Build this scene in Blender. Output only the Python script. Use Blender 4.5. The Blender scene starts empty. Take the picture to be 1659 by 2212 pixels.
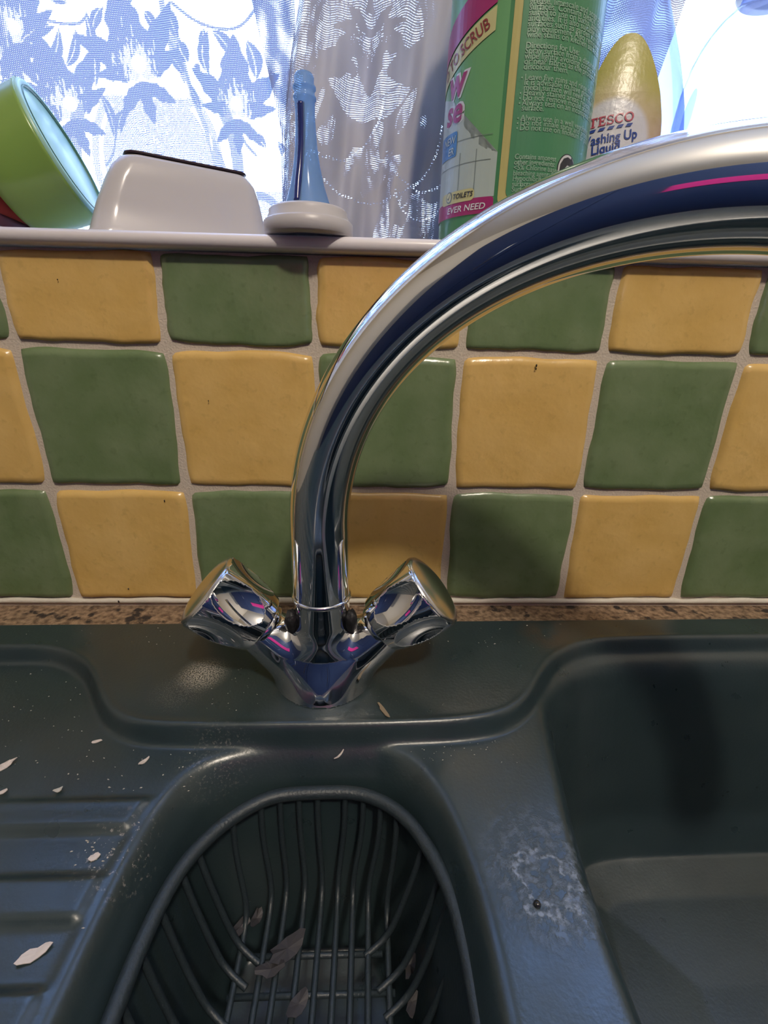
import bpy, bmesh, math, random
import numpy as np
from mathutils import Matrix, Vector

# ------------------------------------------------------------------ camera, world, lights, exposure
scn = bpy.context.scene
col = scn.collection
PI = math.pi
CAM = np.array([0.0, -0.34863, 0.21359])
YAW, PITCH, ROLL, FPX = 0.038806, -0.360625, 0.021474, 1000.0


def cam_axes():
    cy, sy, cp, sp = math.cos(YAW), math.sin(YAW), math.cos(PITCH), math.sin(PITCH)
    w = np.array([sy * cp, cy * cp, sp]); r = np.array([cy, -sy, 0.0]); u = np.cross(r, w)
    cr, sr = math.cos(ROLL), math.sin(ROLL)
    return cr * r + sr * u, -sr * r + cr * u, w


RX, UX, WX = cam_axes()
cd = bpy.data.cameras.new('camera')
cd.sensor_fit = 'HORIZONTAL'; cd.sensor_width = 36.0; cd.lens = FPX / 1659 * 36.0
cd.clip_start = 0.01
cam = bpy.data.objects.new('camera', cd); col.objects.link(cam)
m = Matrix.Identity(4)
for i in range(3):
    m[i][0], m[i][1], m[i][2], m[i][3] = RX[i], UX[i], -WX[i], CAM[i]
cam.matrix_world = m
scn.camera = cam

SKY = 8.5
LAMP_W = 45.0
world = bpy.data.worlds.new('sky'); scn.world = world; world.use_nodes = True
wn, wl = world.node_tree.nodes, world.node_tree.links
bg = wn['Background']
tcw = wn.new('ShaderNodeTexCoord'); sep = wn.new('ShaderNodeSeparateXYZ'); rmp = wn.new('ShaderNodeValToRGB')
wl.new(tcw.outputs['Generated'], sep.inputs[0]); wl.new(sep.outputs['Z'], rmp.inputs[0])
rmp.color_ramp.elements[0].position = 0.0; rmp.color_ramp.elements[0].color = (0.62, 0.76, 1.0, 1)
rmp.color_ramp.elements[1].position = 1.0; rmp.color_ramp.elements[1].color = (0.32, 0.54, 1.0, 1)
wl.new(rmp.outputs[0], bg.inputs[0]); bg.inputs[1].default_value = SKY

scn.view_settings.view_transform = 'Standard'
scn.view_settings.look = 'None'
scn.view_settings.gamma = 1.0
scn.view_settings.use_curve_mapping = False
scn.view_settings.exposure = 0.0
scn.cycles.sample_clamp_indirect = 2.5
scn.cycles.blur_glossy = 1.0
scn.cycles.caustics_reflective = False

LAMP = (0.28, -1.02, 1.36)
ld = bpy.data.lights.new('ceiling_lamp_light', 'POINT'); ld.energy = LAMP_W; ld.color = (1.0, 0.88, 0.74); ld.shadow_soft_size = 0.05
lo = bpy.data.objects.new('ceiling_lamp_light', ld); lo.location = LAMP; col.objects.link(lo)
pl = bpy.data.lights.new('window_portal', 'AREA'); pl.shape = 'RECTANGLE'; pl.size = 1.5; pl.size_y = 1.10
pl.cycles.is_portal = True
po = bpy.data.objects.new('window_portal', pl); po.location = (0.05, 0.222, 0.825); po.rotation_euler = (-PI / 2, 0, 0); col.objects.link(po)


def ray(x, y):
    return WX + (x - 829.5) / FPX * RX - (y - 1106) / FPX * UX


def on_z(x, y, z):
    d = ray(x, y); return CAM + (z - CAM[2]) / d[2] * d


def on_y(x, y, Y):
    d = ray(x, y); return CAM + (Y - CAM[1]) / d[1] * d


# ------------------------------------------------------------------ helpers
def thing(name, label=None, cat=None, group=None, kind=None, loc=(0, 0, 0)):
    o = bpy.data.objects.new(name, None); col.objects.link(o); o.location = loc; o.empty_display_size = 0.02
    return tag(o, label, cat, group, kind)


def tag(o, label=None, cat=None, group=None, kind=None):
    if label: o['label'] = label
    if cat: o['category'] = cat
    if group: o['group'] = group
    if kind: o['kind'] = kind
    return o


def mesh_obj(name, verts, faces, mat, parent=None, smooth=True, normals=None):
    me = bpy.data.meshes.new(name)
    me.from_pydata([tuple(map(float, v)) for v in verts], [], [tuple(map(int, f)) for f in faces])
    me.materials.append(mat)
    me.polygons.foreach_set('use_smooth', [smooth] * len(me.polygons))
    me.update()
    if normals is not None:
        me.normals_split_custom_set_from_vertices([tuple(map(float, n)) for n in normals])
    o = bpy.data.objects.new(name, me); col.objects.link(o)
    if parent:
        o.parent = parent
        o.matrix_parent_inverse = Matrix.Translation(-Vector(parent.location)) if parent.type == 'EMPTY' else Matrix.Identity(4)
    return o


def bm_obj(name, bm, mat, parent=None, smooth=True):
    bmesh.ops.recalc_face_normals(bm, faces=bm.faces)
    me = bpy.data.meshes.new(name); bm.to_mesh(me); bm.free(); me.materials.append(mat)
    me.polygons.foreach_set('use_smooth', [smooth] * len(me.polygons)); me.update()
    o = bpy.data.objects.new(name, me); col.objects.link(o)
    if parent:
        o.parent = parent
        o.matrix_parent_inverse = Matrix.Translation(-Vector(parent.location)) if parent.type == 'EMPTY' else Matrix.Identity(4)
    return o


def box(name, x0, x1, y0, y1, z0, z1, mat, parent=None, bev=0.0, seg=2):
    bm = bmesh.new()
    bmesh.ops.create_cube(bm, size=1)
    for v in bm.verts:
        v.co = Vector(((x0 + x1) / 2 + v.co.x * (x1 - x0), (y0 + y1) / 2 + v.co.y * (y1 - y0), (z0 + z1) / 2 + v.co.z * (z1 - z0)))
    if bev:
        bmesh.ops.bevel(bm, geom=bm.edges[:], offset=bev, segments=seg, affect='EDGES', profile=0.5)
    return bm_obj(name, bm, mat, parent, smooth=False)


def frame_from(axis):
    a = np.array(axis, float); a /= np.linalg.norm(a)
    t = np.array([0, 1, 0]) if abs(a[1]) < .9 else np.array([1, 0, 0])
    u = np.cross(t, a); u /= np.linalg.norm(u); v = np.cross(a, u)
    return u, v, a


def lathe(name, prof, mat, parent=None, origin=(0, 0, 0), axis=(0, 0, 1), n=48, sx=1.0, sy=1.0):
    """prof: list of (radius, height)"""
    u, v, a = frame_from(axis) if tuple(axis) != (0, 0, 1) else (np.array([1, 0, 0]), np.array([0, 1, 0]), np.array([0, 0, 1]))
    o = np.array(origin, float)
    V, F = [], []
    for r, h in prof:
        for k in range(n):
            t = 2 * PI * k / n
            V.append(o + a * h + u * (r * math.cos(t) * sx) + v * (r * math.sin(t) * sy))
    for i in range(len(prof) - 1):
        for k in range(n):
            k2 = (k + 1) % n
            F.append((i * n + k, i * n + k2, (i + 1) * n + k2, (i + 1) * n + k))
    if prof[0][0] > 1e-6: pass
    ob = mesh_obj(name, V, F, mat, parent)
    bm = bmesh.new(); bm.from_mesh(ob.data); bmesh.ops.remove_doubles(bm, verts=bm.verts, dist=1e-6)
    bmesh.ops.recalc_face_normals(bm, faces=bm.faces); bm.to_mesh(ob.data); bm.free()
    ob.data.polygons.foreach_set('use_smooth', [True] * len(ob.data.polygons))
    return ob


def tube_geo(pts, rad, n=12, closed=False, cap=True):
    P = np.array(pts, float); N = len(P)
    R = np.full(N, rad) if np.isscalar(rad) else np.array(rad, float)
    T = np.roll(P, -1, 0) - np.roll(P, 1, 0) if closed else np.gradient(P, axis=0)
    T /= np.linalg.norm(T, axis=1)[:, None]
    u = frame_from(T[0])[0]; V = []; F = []; NN = []
    for i in range(N):
        u = u - T[i] * (u @ T[i]); u /= np.linalg.norm(u); v = np.cross(T[i], u)
        for k in range(n):
            t = 2 * PI * k / n; d = u * math.cos(t) + v * math.sin(t)
            V.append(P[i] + d * R[i]); NN.append(d)
    for i in range(N if closed else N - 1):
        j = (i + 1) % N
        for k in range(n):
            k2 = (k + 1) % n
            F.append((i * n + k, i * n + k2, j * n + k2, j * n + k))
    if cap and not closed:
        F.append(tuple(range(n - 1, -1, -1))); F.append(tuple((N - 1) * n + k for k in range(n)))
    return V, F, NN


def tube(name, pts, rad, mat, parent=None, n=12, closed=False):
    V, F, _ = tube_geo(pts, rad, n, closed)
    return mesh_obj(name, V, F, mat, parent)


def smooth_line(pts, n=3, closed=False):
    P = np.array(pts, float)
    for _ in range(n):
        if closed:
            Q = np.roll(P, -1, 0); P = np.stack([.75 * P + .25 * Q, .25 * P + .75 * Q], 1).reshape(-1, P.shape[1])
        else:
            A, B = P[:-1], P[1:]; M = np.stack([.75 * A + .25 * B, .25 * A + .75 * B], 1).reshape(-1, P.shape[1])
            P = np.vstack([P[:1], M, P[-1:]])
    return P


def resample(P, n):
    d = np.r_[0, np.cumsum(np.linalg.norm(np.diff(P, axis=0), axis=1))]
    s = np.linspace(0, d[-1], n)
    return np.stack([np.interp(s, d, P[:, k]) for k in range(P.shape[1])], 1)


def sdf_poly(X, Y, poly):
    """signed distance to closed polygon, negative inside"""
    p = np.stack([X.ravel(), Y.ravel()], 1).astype(np.float64)
    a = np.array(poly, float); b = np.roll(a, -1, 0)
    best = np.full(len(p), 1e9); ins = np.zeros(len(p), bool)
    for A, B in zip(a, b):
        ab = B - A; t = np.clip(((p - A) @ ab) / (ab @ ab + 1e-18), 0, 1)
        d = ((p - A - t[:, None] * ab) ** 2).sum(1); best = np.minimum(best, d)
        c = ((A[1] > p[:, 1]) != (B[1] > p[:, 1]))
        if c.any():
            xs = A[0] + (p[:, 1] - A[1]) / (B[1] - A[1] + 1e-18) * ab[0]
            ins ^= c & (p[:, 0] < xs)
    d = np.sqrt(best); d[ins] *= -1
    return d.reshape(X.shape)


def sstep(a, b, x):
    t = np.clip((x - a) / (b - a), 0, 1); return t * t * (3 - 2 * t)


# surface nets: an implicit shape to a mesh with exact normals
def nets(fn, lo, hi, h):
    ax = [np.arange(lo[k], hi[k] + h, h) for k in range(3)]
    G = np.stack(np.meshgrid(*ax, indexing='ij'), -1); V = fn(G)
    s = V < 0; nx, ny, nz = [k - 1 for k in V.shape]
    acc = np.zeros((nx, ny, nz, 3)); cnt = np.zeros((nx, ny, nz))
    corners = [(i, j, k) for i in (0, 1) for j in (0, 1) for k in (0, 1)]
    for c in corners:
        for d in range(3):
            if c[d]: continue
            e = list(c); e[d] = 1
            sl = lambda q: tuple(slice(q[t], q[t] + (nx, ny, nz)[t]) for t in range(3))
            va, vb = V[sl(c)], V[sl(e)]; mk = (va < 0) != (vb < 0)
            t = np.where(mk, va / np.where(mk, va - vb, 1), 0)
            pt = np.array(c, float)[None, None, None, :] + np.zeros((nx, ny, nz, 1)); pt[..., d] += t
            acc += pt * mk[..., None]; cnt += mk
    act = cnt > 0; idx = -np.ones((nx, ny, nz), int); idx[act] = np.arange(act.sum())
    P = (acc[act] / cnt[act][:, None] + np.argwhere(act)) * h + np.array(lo)
    F = []
    for d in range(3):
        e1, e2 = [(1, 2), (2, 0), (0, 1)][d]
        sl0 = [slice(None)] * 3; sl1 = [slice(None)] * 3; sl0[d] = slice(0, -1); sl1[d] = slice(1, None)
        ch = s[tuple(sl0)] != s[tuple(sl1)]
        for q in np.argwhere(ch):
            if q[e1] < 1 or q[e2] < 1 or q[e1] >= (nx, ny, nz)[e1] or q[e2] >= (nx, ny, nz)[e2]: continue
            a = q.copy(); b = q.copy(); c = q.copy(); b[e1] -= 1; c[e1] -= 1; c[e2] -= 1; dd = q.copy(); dd[e2] -= 1
            f = [idx[tuple(a)], idx[tuple(b)], idx[tuple(c)], idx[tuple(dd)]]
            if not s[tuple(q)]: f = f[::-1]
            F.append(f)
    eps = h * .08

    def grad(P):
        g = np.stack([fn(P + np.eye(3)[k] * eps) - fn(P - np.eye(3)[k] * eps) for k in range(3)], -1) / (2 * eps)
        return g
    for _ in range(4):
        g = grad(P); P = P - np.clip(fn(P), -h, h)[:, None] * g / ((g ** 2).sum(1)[:, None] + 1e-9)
    g = grad(P); g /= np.linalg.norm(g, axis=1)[:, None] + 1e-12
    return P, F, g


def smin(a, b, k):
    hh = np.clip(.5 + .5 * (b - a) / k, 0, 1); return b * (1 - hh) + a * hh - k * hh * (1 - hh)


def capsule(p, a, b, ra, rb):
    a, b = np.array(a), np.array(b); ab = b - a
    t = np.clip(((p - a) @ ab) / (ab @ ab), 0, 1)
    return np.linalg.norm(p - a - t[..., None] * ab, axis=-1) - (ra + (rb - ra) * t)


# ------------------------------------------------------------------ materials
def mat(name):
    M = bpy.data.materials.new(name); M.use_nodes = True
    return M, M.node_tree.nodes, M.node_tree.links, M.node_tree.nodes['Principled BSDF']


def simple(name, c, rough=.5, metal=0., bump=0., bscale=200., spec=.5, var=0., coat=0.):
    M, n, l, b = mat(name)
    b.inputs['Base Color'].default_value = (*c, 1); b.inputs['Roughness'].default_value = rough
    b.inputs['Metallic'].default_value = metal; b.inputs['Specular IOR Level'].default_value = spec
    b.inputs['Coat Weight'].default_value = coat
    if bump or var:
        tc = n.new('ShaderNodeTexCoord'); ns = n.new('ShaderNodeTexNoise'); ns.inputs['Scale'].default_value = bscale
        ns.inputs['Detail'].default_value = 4
        l.new(tc.outputs['Object'], ns.inputs['Vector'])
        if bump:
            bp = n.new('ShaderNodeBump'); bp.inputs['Strength'].default_value = bump; bp.inputs['Distance'].default_value = .001
            l.new(ns.outputs[0], bp.inputs['Height']); l.new(bp.outputs[0], b.inputs['Normal'])
        if var:
            mx = n.new('ShaderNodeMix'); mx.data_type = 'RGBA'
            mx.inputs['A'].default_value = (*[k * (1 - var) for k in c], 1); mx.inputs['B'].default_value = (*[min(1, k * (1 + var)) for k in c], 1)
            l.new(ns.outputs[0], mx.inputs['Factor']); l.new(mx.outputs['Result'], b.inputs['Base Color'])
    return M


class NG:
    """small node-graph writer"""
    def __init__(s, M): s.n = M.node_tree.nodes; s.l = M.node_tree.links

    def set(s, node, i, v):
        if v is None: return
        if isinstance(v, bpy.types.NodeSocket): s.l.new(v, node.inputs[i])
        else: node.inputs[i].default_value = v

    def math(s, op, a, b=None, c=None, clamp=False):
        q = s.n.new('ShaderNodeMath'); q.operation = op; q.use_clamp = clamp
        s.set(q, 0, a); s.set(q, 1, b); s.set(q, 2, c); return q.outputs[0]

    def noise(s, vec, scale, detail=3, rough=.5):
        q = s.n.new('ShaderNodeTexNoise'); s.set(q, 'Vector', vec); q.inputs['Scale'].default_value = scale
        q.inputs['Detail'].default_value = detail; q.inputs['Roughness'].default_value = rough; return q.outputs[0]

    def mapr(s, v, a, b, c=0., d=1., smooth=False):
        q = s.n.new('ShaderNodeMapRange'); q.interpolation_type = 'SMOOTHSTEP' if smooth else 'LINEAR'
        s.set(q, 0, v); q.inputs[1].default_value = a; q.inputs[2].default_value = b
        q.inputs[3].default_value = c; q.inputs[4].default_value = d; return q.outputs[0]

    def mix(s, f, a, b):
        q = s.n.new('ShaderNodeMix'); q.data_type = 'RGBA'
        s.set(q, 'Factor', f)
        for k, v in (('A', a), ('B', b)):
            i = [t for t in q.inputs if t.name == k and t.type == 'RGBA'][0]
            if isinstance(v, bpy.types.NodeSocket): s.l.new(v, i)
            else: i.default_value = (*v, 1)
        return [t for t in q.outputs if t.type == 'RGBA'][0]

    def dist(s, vec, c):
        q = s.n.new('ShaderNodeVectorMath'); q.operation = 'DISTANCE'; s.l.new(vec, q.inputs[0]); q.inputs[1].default_value = c
        return q.outputs['Value']

    def coord(s, which='Object'):
        return s.n.new('ShaderNodeTexCoord').outputs[which]

    def bump(s, h, strength, dist, normal=None):
        q = s.n.new('ShaderNodeBump'); q.inputs['Strength'].default_value = strength; q.inputs['Distance'].default_value = dist
        s.l.new(h, q.inputs['Height'])
        if normal is not None: s.l.new(normal, q.inputs['Normal'])
        return q.outputs[0]


def tile_mat(name, c1, c2):
    M, n, l, b = mat(name); g = NG(M); P = g.coord()
    v = g.noise(P, 28, 4); v2 = g.noise(P, 160, 3); v3 = g.noise(P, 900, 2)
    c = g.mix(g.mapr(v, .35, .68), c1, c2)
    c = g.mix(g.math('MULTIPLY', g.mapr(v2, .60, .72), .25), c, tuple(k * .62 for k in c1))
    pit = g.mapr(v3, .74, .78)
    c = g.mix(g.math('MULTIPLY', pit, .4), c, tuple(k * .45 for k in c1))
    l.new(c, b.inputs['Base Color'])
    b.inputs['Roughness'].default_value = .24; b.inputs['Specular IOR Level'].default_value = .6
    nb = g.bump(v, .35, .004); nb = g.bump(v2, .12, .002, nb); l.new(nb, b.inputs['Normal'])
    return M


M_yel = tile_mat('yellow_glaze', (0.68, 0.44, 0.135), (0.76, 0.51, 0.18))
M_grn = tile_mat('green_glaze', (0.13, 0.19, 0.085), (0.18, 0.24, 0.125))
M_grout = simple('grout', (0.62, 0.54, 0.45), .9, bump=.6, bscale=700, var=.18)
M_seal = simple('sealant', (0.72, 0.68, 0.58), .6, bump=.3, bscale=400, var=.08)

M_chip, n_, l_, b_ = mat('raw_chipboard'); g = NG(M_chip); P_ = g.coord()
cc = g.mix(g.mapr(g.noise(P_, 220, 5), .35, .65), (0.12, 0.075, 0.045), (0.36, 0.25, 0.16))
cc = g.mix(g.mapr(g.noise(P_, 90, 4), .58, .66), cc, (0.03, 0.022, 0.018)); l_.new(cc, b_.inputs['Base Color'])
b_.inputs['Roughness'].default_value = .9; l_.new(g.bump(g.noise(P_, 500, 4), .8, .002), b_.inputs['Normal'])

M_wall = simple('cream_paint', (0.62, 0.57, 0.48), .8)
M_ceil = simple('ceiling_paint', (0.74, 0.70, 0.62), .9)
M_floor = simple('floor_vinyl', (0.20, 0.16, 0.12), .6, var=.2, bscale=8)
M_sill = simple('white_upvc', (0.80, 0.76, 0.78), .28, bump=.04, bscale=60)
M_chrome = simple('chrome', (0.80, 0.81, 0.83), .045, metal=1.)
M_satin = simple('satin_chrome', (0.70, 0.70, 0.70), .20, metal=1., bump=.05, bscale=1500)
M_black = simple('black_rubber', (0.006, 0.006, 0.007), .5, bump=.5, bscale=600)
M_navy = simple('navy_stand_in', (0.010, 0.025, 0.075), .5)  # for the added block that mirrors as dark clothing in the tap
M_mag = simple('magenta_stand_in', (0.72, 0.03, 0.20), .85)  # for the added cloth that mirrors as pink in the tap
M_steel = simple('steel', (0.5, 0.5, 0.5), .3, metal=1.)

# sink: dark slate green composite with lime and dirt of its own
M_sink, n_, l_, b_ = mat('slate_green_composite'); g = NG(M_sink); P_ = g.coord()
base = g.mix(g.mapr(g.noise(P_, 14, 4), .3, .7), (0.015, 0.028, 0.033), (0.023, 0.039, 0.044))
fine = g.noise(P_, 500, 2, .5)


def stain(c, r0, r1, scale, lo, hi):
    n1 = g.noise(P_, scale, 5, .65)
    return g.math('MULTIPLY', g.mapr(g.dist(P_, c), r0, r1, 1, 0, True), g.mapr(n1, lo, hi))


s1 = stain(tuple(on_z(440, 1455, 0)), .003, .020, 1100, .46, .56)
s1b = stain(tuple(on_z(390, 1490, 0)), .004, .024, 1300, .52, .66)
s2 = stain(tuple(on_z(1190, 1880, -.012)), .010, .040, 220, .46, .62)
ringd = g.dist(P_, tuple(on_z(1180, 1900, -.012)))
ringd = g.math('ADD', ringd, g.math('MULTIPLY', g.math('SUBTRACT', g.noise(P_, 150, 4), .5), .022))
ring = g.math('MULTIPLY', g.mapr(g.math('ABSOLUTE', g.math('SUBTRACT', ringd, .012)), 0.0005, .003, 1, 0, True), g.mapr(g.noise(P_, 400, 4), .42, .6))
s3 = stain(tuple(on_z(260, 1840, -.012)), .006, .026, 420, .58, .66)
s4 = stain(tuple(on_z(800, 1500, 0)), .01, .05, 500, .62, .70)
s5 = stain(tuple(on_z(1180, 1370, 0)), .004, .03, 60, .40, .55)
s6 = stain(tuple(on_z(470, 1640, -.012)), .004, .03, 700, .56, .64)
cc = g.mix(g.math('MULTIPLY', s5, .6), base, (0.06, 0.04, 0.022))
cc = g.mix(g.math('MULTIPLY', s1, 1.0), cc, (0.48, 0.46, 0.40))
cc = g.mix(g.math('MULTIPLY', s1b, .6), cc, (0.34, 0.34, 0.33))
cc = g.mix(g.math('MULTIPLY', s2, .55), cc, (0.13, 0.165, 0.22))
cc = g.mix(g.math('MULTIPLY', ring, .8), cc, (0.22, 0.27, 0.35))
cc = g.mix(g.math('MULTIPLY', s3, .7), cc, (0.36, 0.33, 0.30))
cc = g.mix(g.math('MULTIPLY', s4, .5), cc, (0.26, 0.25, 0.22))
cc = g.mix(g.math('MULTIPLY', s6, .5), cc, (0.24, 0.23, 0.21))
l_.new(cc, b_.inputs['Base Color'])
rg = g.mapr(g.noise(P_, 60, 4), .3, .7, .27, .38); l_.new(rg, b_.inputs['Roughness'])
b_.inputs['Specular IOR Level'].default_value = .80
nb = g.bump(fine, .12, .0008); nb = g.bump(g.math('ADD', s2, ring),   .25, .001, nb); l_.new(nb, b_.inputs['Normal'])

M_basket = simple('basket_plastic', (0.018, 0.028, 0.034), .45, bump=.3, bscale=700, var=.25)
M_skin = simple('dry_onion_skin', (0.62, 0.55, 0.50), .6, var=.2, bscale=300)
M_crumb = simple('pale_crumb', (0.50, 0.48, 0.43), .7)

M_gbowl = simple('green_plastic', (0.20, 0.33, 0.075), .25)
M_gbase = simple('pale_green_base', (0.42, 0.72, 0.62), .3)
M_gbase.node_tree.nodes['Principled BSDF'].inputs['Transmission Weight'].default_value = .25
M_rbowl = simple('red_plastic', (0.50, 0.07, 0.075), .35)
M_plum = simple('plum_plastic', (0.10, 0.025, 0.055), .4)
M_wbowl = simple('white_china', (0.50, 0.48, 0.49), .15)
M_dark = simple('dark_rim', (0.03, 0.012, 0.022), .4)
M_wplas = simple('white_plastic', (0.52, 0.50, 0.52), .35)
M_navyliq = simple('dark_blue_core', (0.010, 0.022, 0.15), .2)


def clear(name, tint, rough=.03, body=.1, edge=(.6, .7, .95)):
    """thin clear plastic: mostly see-through, reflecting more towards its edges"""
    M = bpy.data.materials.new(name); M.use_nodes = True; n = M.node_tree.nodes; l = M.node_tree.links; n.clear()
    out = n.new('ShaderNodeOutputMaterial'); tr = n.new('ShaderNodeBsdfTransparent'); tr.inputs[0].default_value = (*tint, 1)
    gl = n.new('ShaderNodeBsdfGlossy'); gl.inputs['Roughness'].default_value = rough
    tl = n.new('ShaderNodeBsdfTranslucent'); tl.inputs[0].default_value = (*edge, 1); d2 = n.new('ShaderNodeBsdfDiffuse'); d2.inputs[0].default_value = (*edge, 1)
    df = n.new('ShaderNodeMixShader'); df.inputs[0].default_value = .5; l.new(tl.outputs[0], df.inputs[1]); l.new(d2.outputs[0], df.inputs[2])
    lw = n.new('ShaderNodeLayerWeight'); lw.inputs[0].default_value = .30
    fm = n.new('ShaderNodeMath'); fm.operation = 'MULTIPLY'; fm.inputs[1].default_value = .38; l.new(lw.outputs['Fresnel'], fm.inputs[0])
    m1 = n.new('ShaderNodeMixShader'); m2 = n.new('ShaderNodeMixShader')
    pw = n.new('ShaderNodeMath'); pw.operation = 'POWER'; l.new(lw.outputs['Facing'], pw.inputs[0]); pw.inputs[1].default_value = 2.2
    mc = n.new('ShaderNodeMix'); mc.data_type = 'RGBA'; mc.inputs[6].default_value = (*tint, 1); mc.inputs[7].default_value = (tint[0] * .22, tint[1] * .34, tint[2] * .75, 1)
    l.new(pw.outputs[0], mc.inputs[0]); l.new(mc.outputs[2], tr.inputs[0])
    m1.inputs[0].default_value = body; l.new(tr.outputs[0], m1.inputs[1]); l.new(df.outputs[0], m1.inputs[2])
    l.new(fm.outputs[0], m2.inputs[0]); l.new(m1.outputs[0], m2.inputs[1]); l.new(gl.outputs[0], m2.inputs[2])
    l.new(m2.outputs[0], out.inputs[0])
    return M


M_clear = clear('clear_plastic', (.66, .74, .95), .04, .30)
M_clear2 = clear('clear_thick_plastic', (.86, .90, .99), .04, .12)
M_tube = clear('pale_blue_plastic', (.62, .78, .95), .12, .55, (.36, .56, .80))
M_pane = clear('window_glass', (.97, .98, 1.0), .0, 0.)
M_gbot, n_, l_, b_ = mat('green_bottle_plastic')
b_.inputs['Base Color'].default_value = (0.075, 0.25, 0.11, 1); b_.inputs['Roughness'].default_value = .22
b_.inputs['Transmission Weight'].default_value = .15

# lace: threads as holes cut by a weave whose tightness is stored on the mesh
def lace_mat(name, period, thread_t, thread_d, trans):
    M = bpy.data.materials.new(name); M.use_nodes = True; n = M.node_tree.nodes; l = M.node_tree.links; n.clear(); g = NG(M)
    out = n.new('ShaderNodeOutputMaterial')
    uv = n.new('ShaderNodeUVMap'); uv.uv_map = 'weave'; sp = n.new('ShaderNodeSeparateXYZ'); l.new(uv.outputs[0], sp.inputs[0])
    at = n.new('ShaderNodeAttribute'); at.attribute_name = 'dens'
    d = at.outputs['Fac']
    wob = g.math('MULTIPLY', g.math('SUBTRACT', g.noise(uv.outputs[0], 300, 2), .5), .5)
    fu = g.math('ABSOLUTE', g.math('SUBTRACT', g.math('FRACT', g.math('ADD', g.math('DIVIDE', sp.outputs[0], period), wob)), .5))
    fv = g.math('ABSOLUTE', g.math('SUBTRACT', g.math('FRACT', g.math('ADD', g.math('DIVIDE', sp.outputs[1], period), wob)), .5))
    wu = g.mapr(d, 0, 1, .025, .37); wv = g.mapr(d, 0, 1, .025, .455)
    a = g.math('MAXIMUM', g.math('LESS_THAN', fu, wu), g.math('LESS_THAN', fv, wv))
    a = g.math('MAXIMUM', a, g.math('GREATER_THAN', d, 1.2))
    tr = n.new('ShaderNodeBsdfTransparent'); tl = n.new('ShaderNodeBsdfTranslucent'); tl.inputs[0].default_value = (*thread_t, 1)
    df = n.new('ShaderNodeBsdfDiffuse'); df.inputs[0].default_value = (*thread_d, 1)
    m1 = n.new('ShaderNodeMixShader'); m1.inputs[0].default_value = trans; l.new(df.outputs[0], m1.inputs[1]); l.new(tl.outputs[0], m1.inputs[2])
    m2 = n.new('ShaderNodeMixShader'); l.new(a, m2.inputs[0]); l.new(tr.outputs[0], m2.inputs[1]); l.new(m1.outputs[0], m2.inputs[2])
    l.new(m2.outputs[0], out.inputs[0])
    return M


M_lace = lace_mat('white_lace', .0013, (.078, .100, .175), (.50, .52, .62), .66)
M_lace2 = lace_mat('layered_lace', .0015, (.125, .13, .16), (.55, .54, .58), .25)

# ------------------------------------------------------------------ room shell
SILL_T, SILL_B = 0.2735, 0.2642
wall = box('wall_back', -1.5, 1.6, 0.0, 0.26, -.9, SILL_B - .0005, M_grout); tag(wall, kind='structure')
for nm, x0, x1, z0, z1 in (('wall_back_left', -1.5, -.70, SILL_B, 1.5), ('wall_back_right', .80, 1.6, SILL_B, 1.5), ('wall_back_top', -.70, .80, 1.38, 1.5)):
    tag(box(nm, x0, x1, 0, .26, z0, z1, M_wall), kind='structure')
tag(box('wall_left', -1.6, -1.5, -2.4, .26, -.9, 1.5, M_wall), kind='structure')
tag(box('wall_right', 1.6, 1.7, -2.4, .26, -.9, 1.5, M_wall), kind='structure')
tag(box('wall_front', -1.6, 1.7, -2.5, -2.4, -.9, 1.5, M_wall), kind='structure')
tag(box('floor', -1.6, 1.7, -2.5, .26, -1.0, -.9, M_floor), kind='structure')
tag(box('ceiling', -1.6, 1.7, -2.5, .26, 1.5, 1.6, M_ceil), kind='structure')

# sill board with rounded nose
pr = []
for k in range(13):
    t = -PI / 2 + PI * k / 12
    pr.append((-.0075 - .0045 * math.cos(t), (SILL_T + SILL_B) / 2 + (SILL_T - SILL_B) / 2 * math.sin(t)))
pr = [(.19, SILL_B)] + pr + [(.19, SILL_T)]
V = [(x, y, z) for x in (-.705, .805) for y, z in pr]; n = len(pr)
F = [(k, (k + 1) % n, n + (k + 1) % n, n + k) for k in range(n)] + [tuple(range(n - 1, -1, -1)), tuple(range(n, 2 * n))]
sill = mesh_obj('trim_1', V, F, M_sill, smooth=True); tag(sill, kind='structure')

# window: frame with four bars and a pane
win = thing('window_1', kind='structure', loc=(.05, .2, .6))
for nm, a in (('window_frame', (-.70, -.64, .17, .215, SILL_T, 1.38)), ('window_frame', (.74, .80, .17, .215, SILL_T, 1.38)),
              ('window_frame', (-.64, .74, .17, .215, SILL_T + .0005, SILL_T + .014)), ('window_frame', (-.64, .74, .17, .215, 1.32, 1.38))):
    box(nm, *a, M_sill, win, bev=.004)
box('window_pane', -.64, .74, .19, .194, SILL_T + .014, 1.32, M_pane, win)

# wall tiles, each a pillowed, slightly uneven glazed square set into the grout
rng = np.random.default_rng(5)
PT = 0.1035; X0 = -0.2443; Z12 = 0.20426


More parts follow.
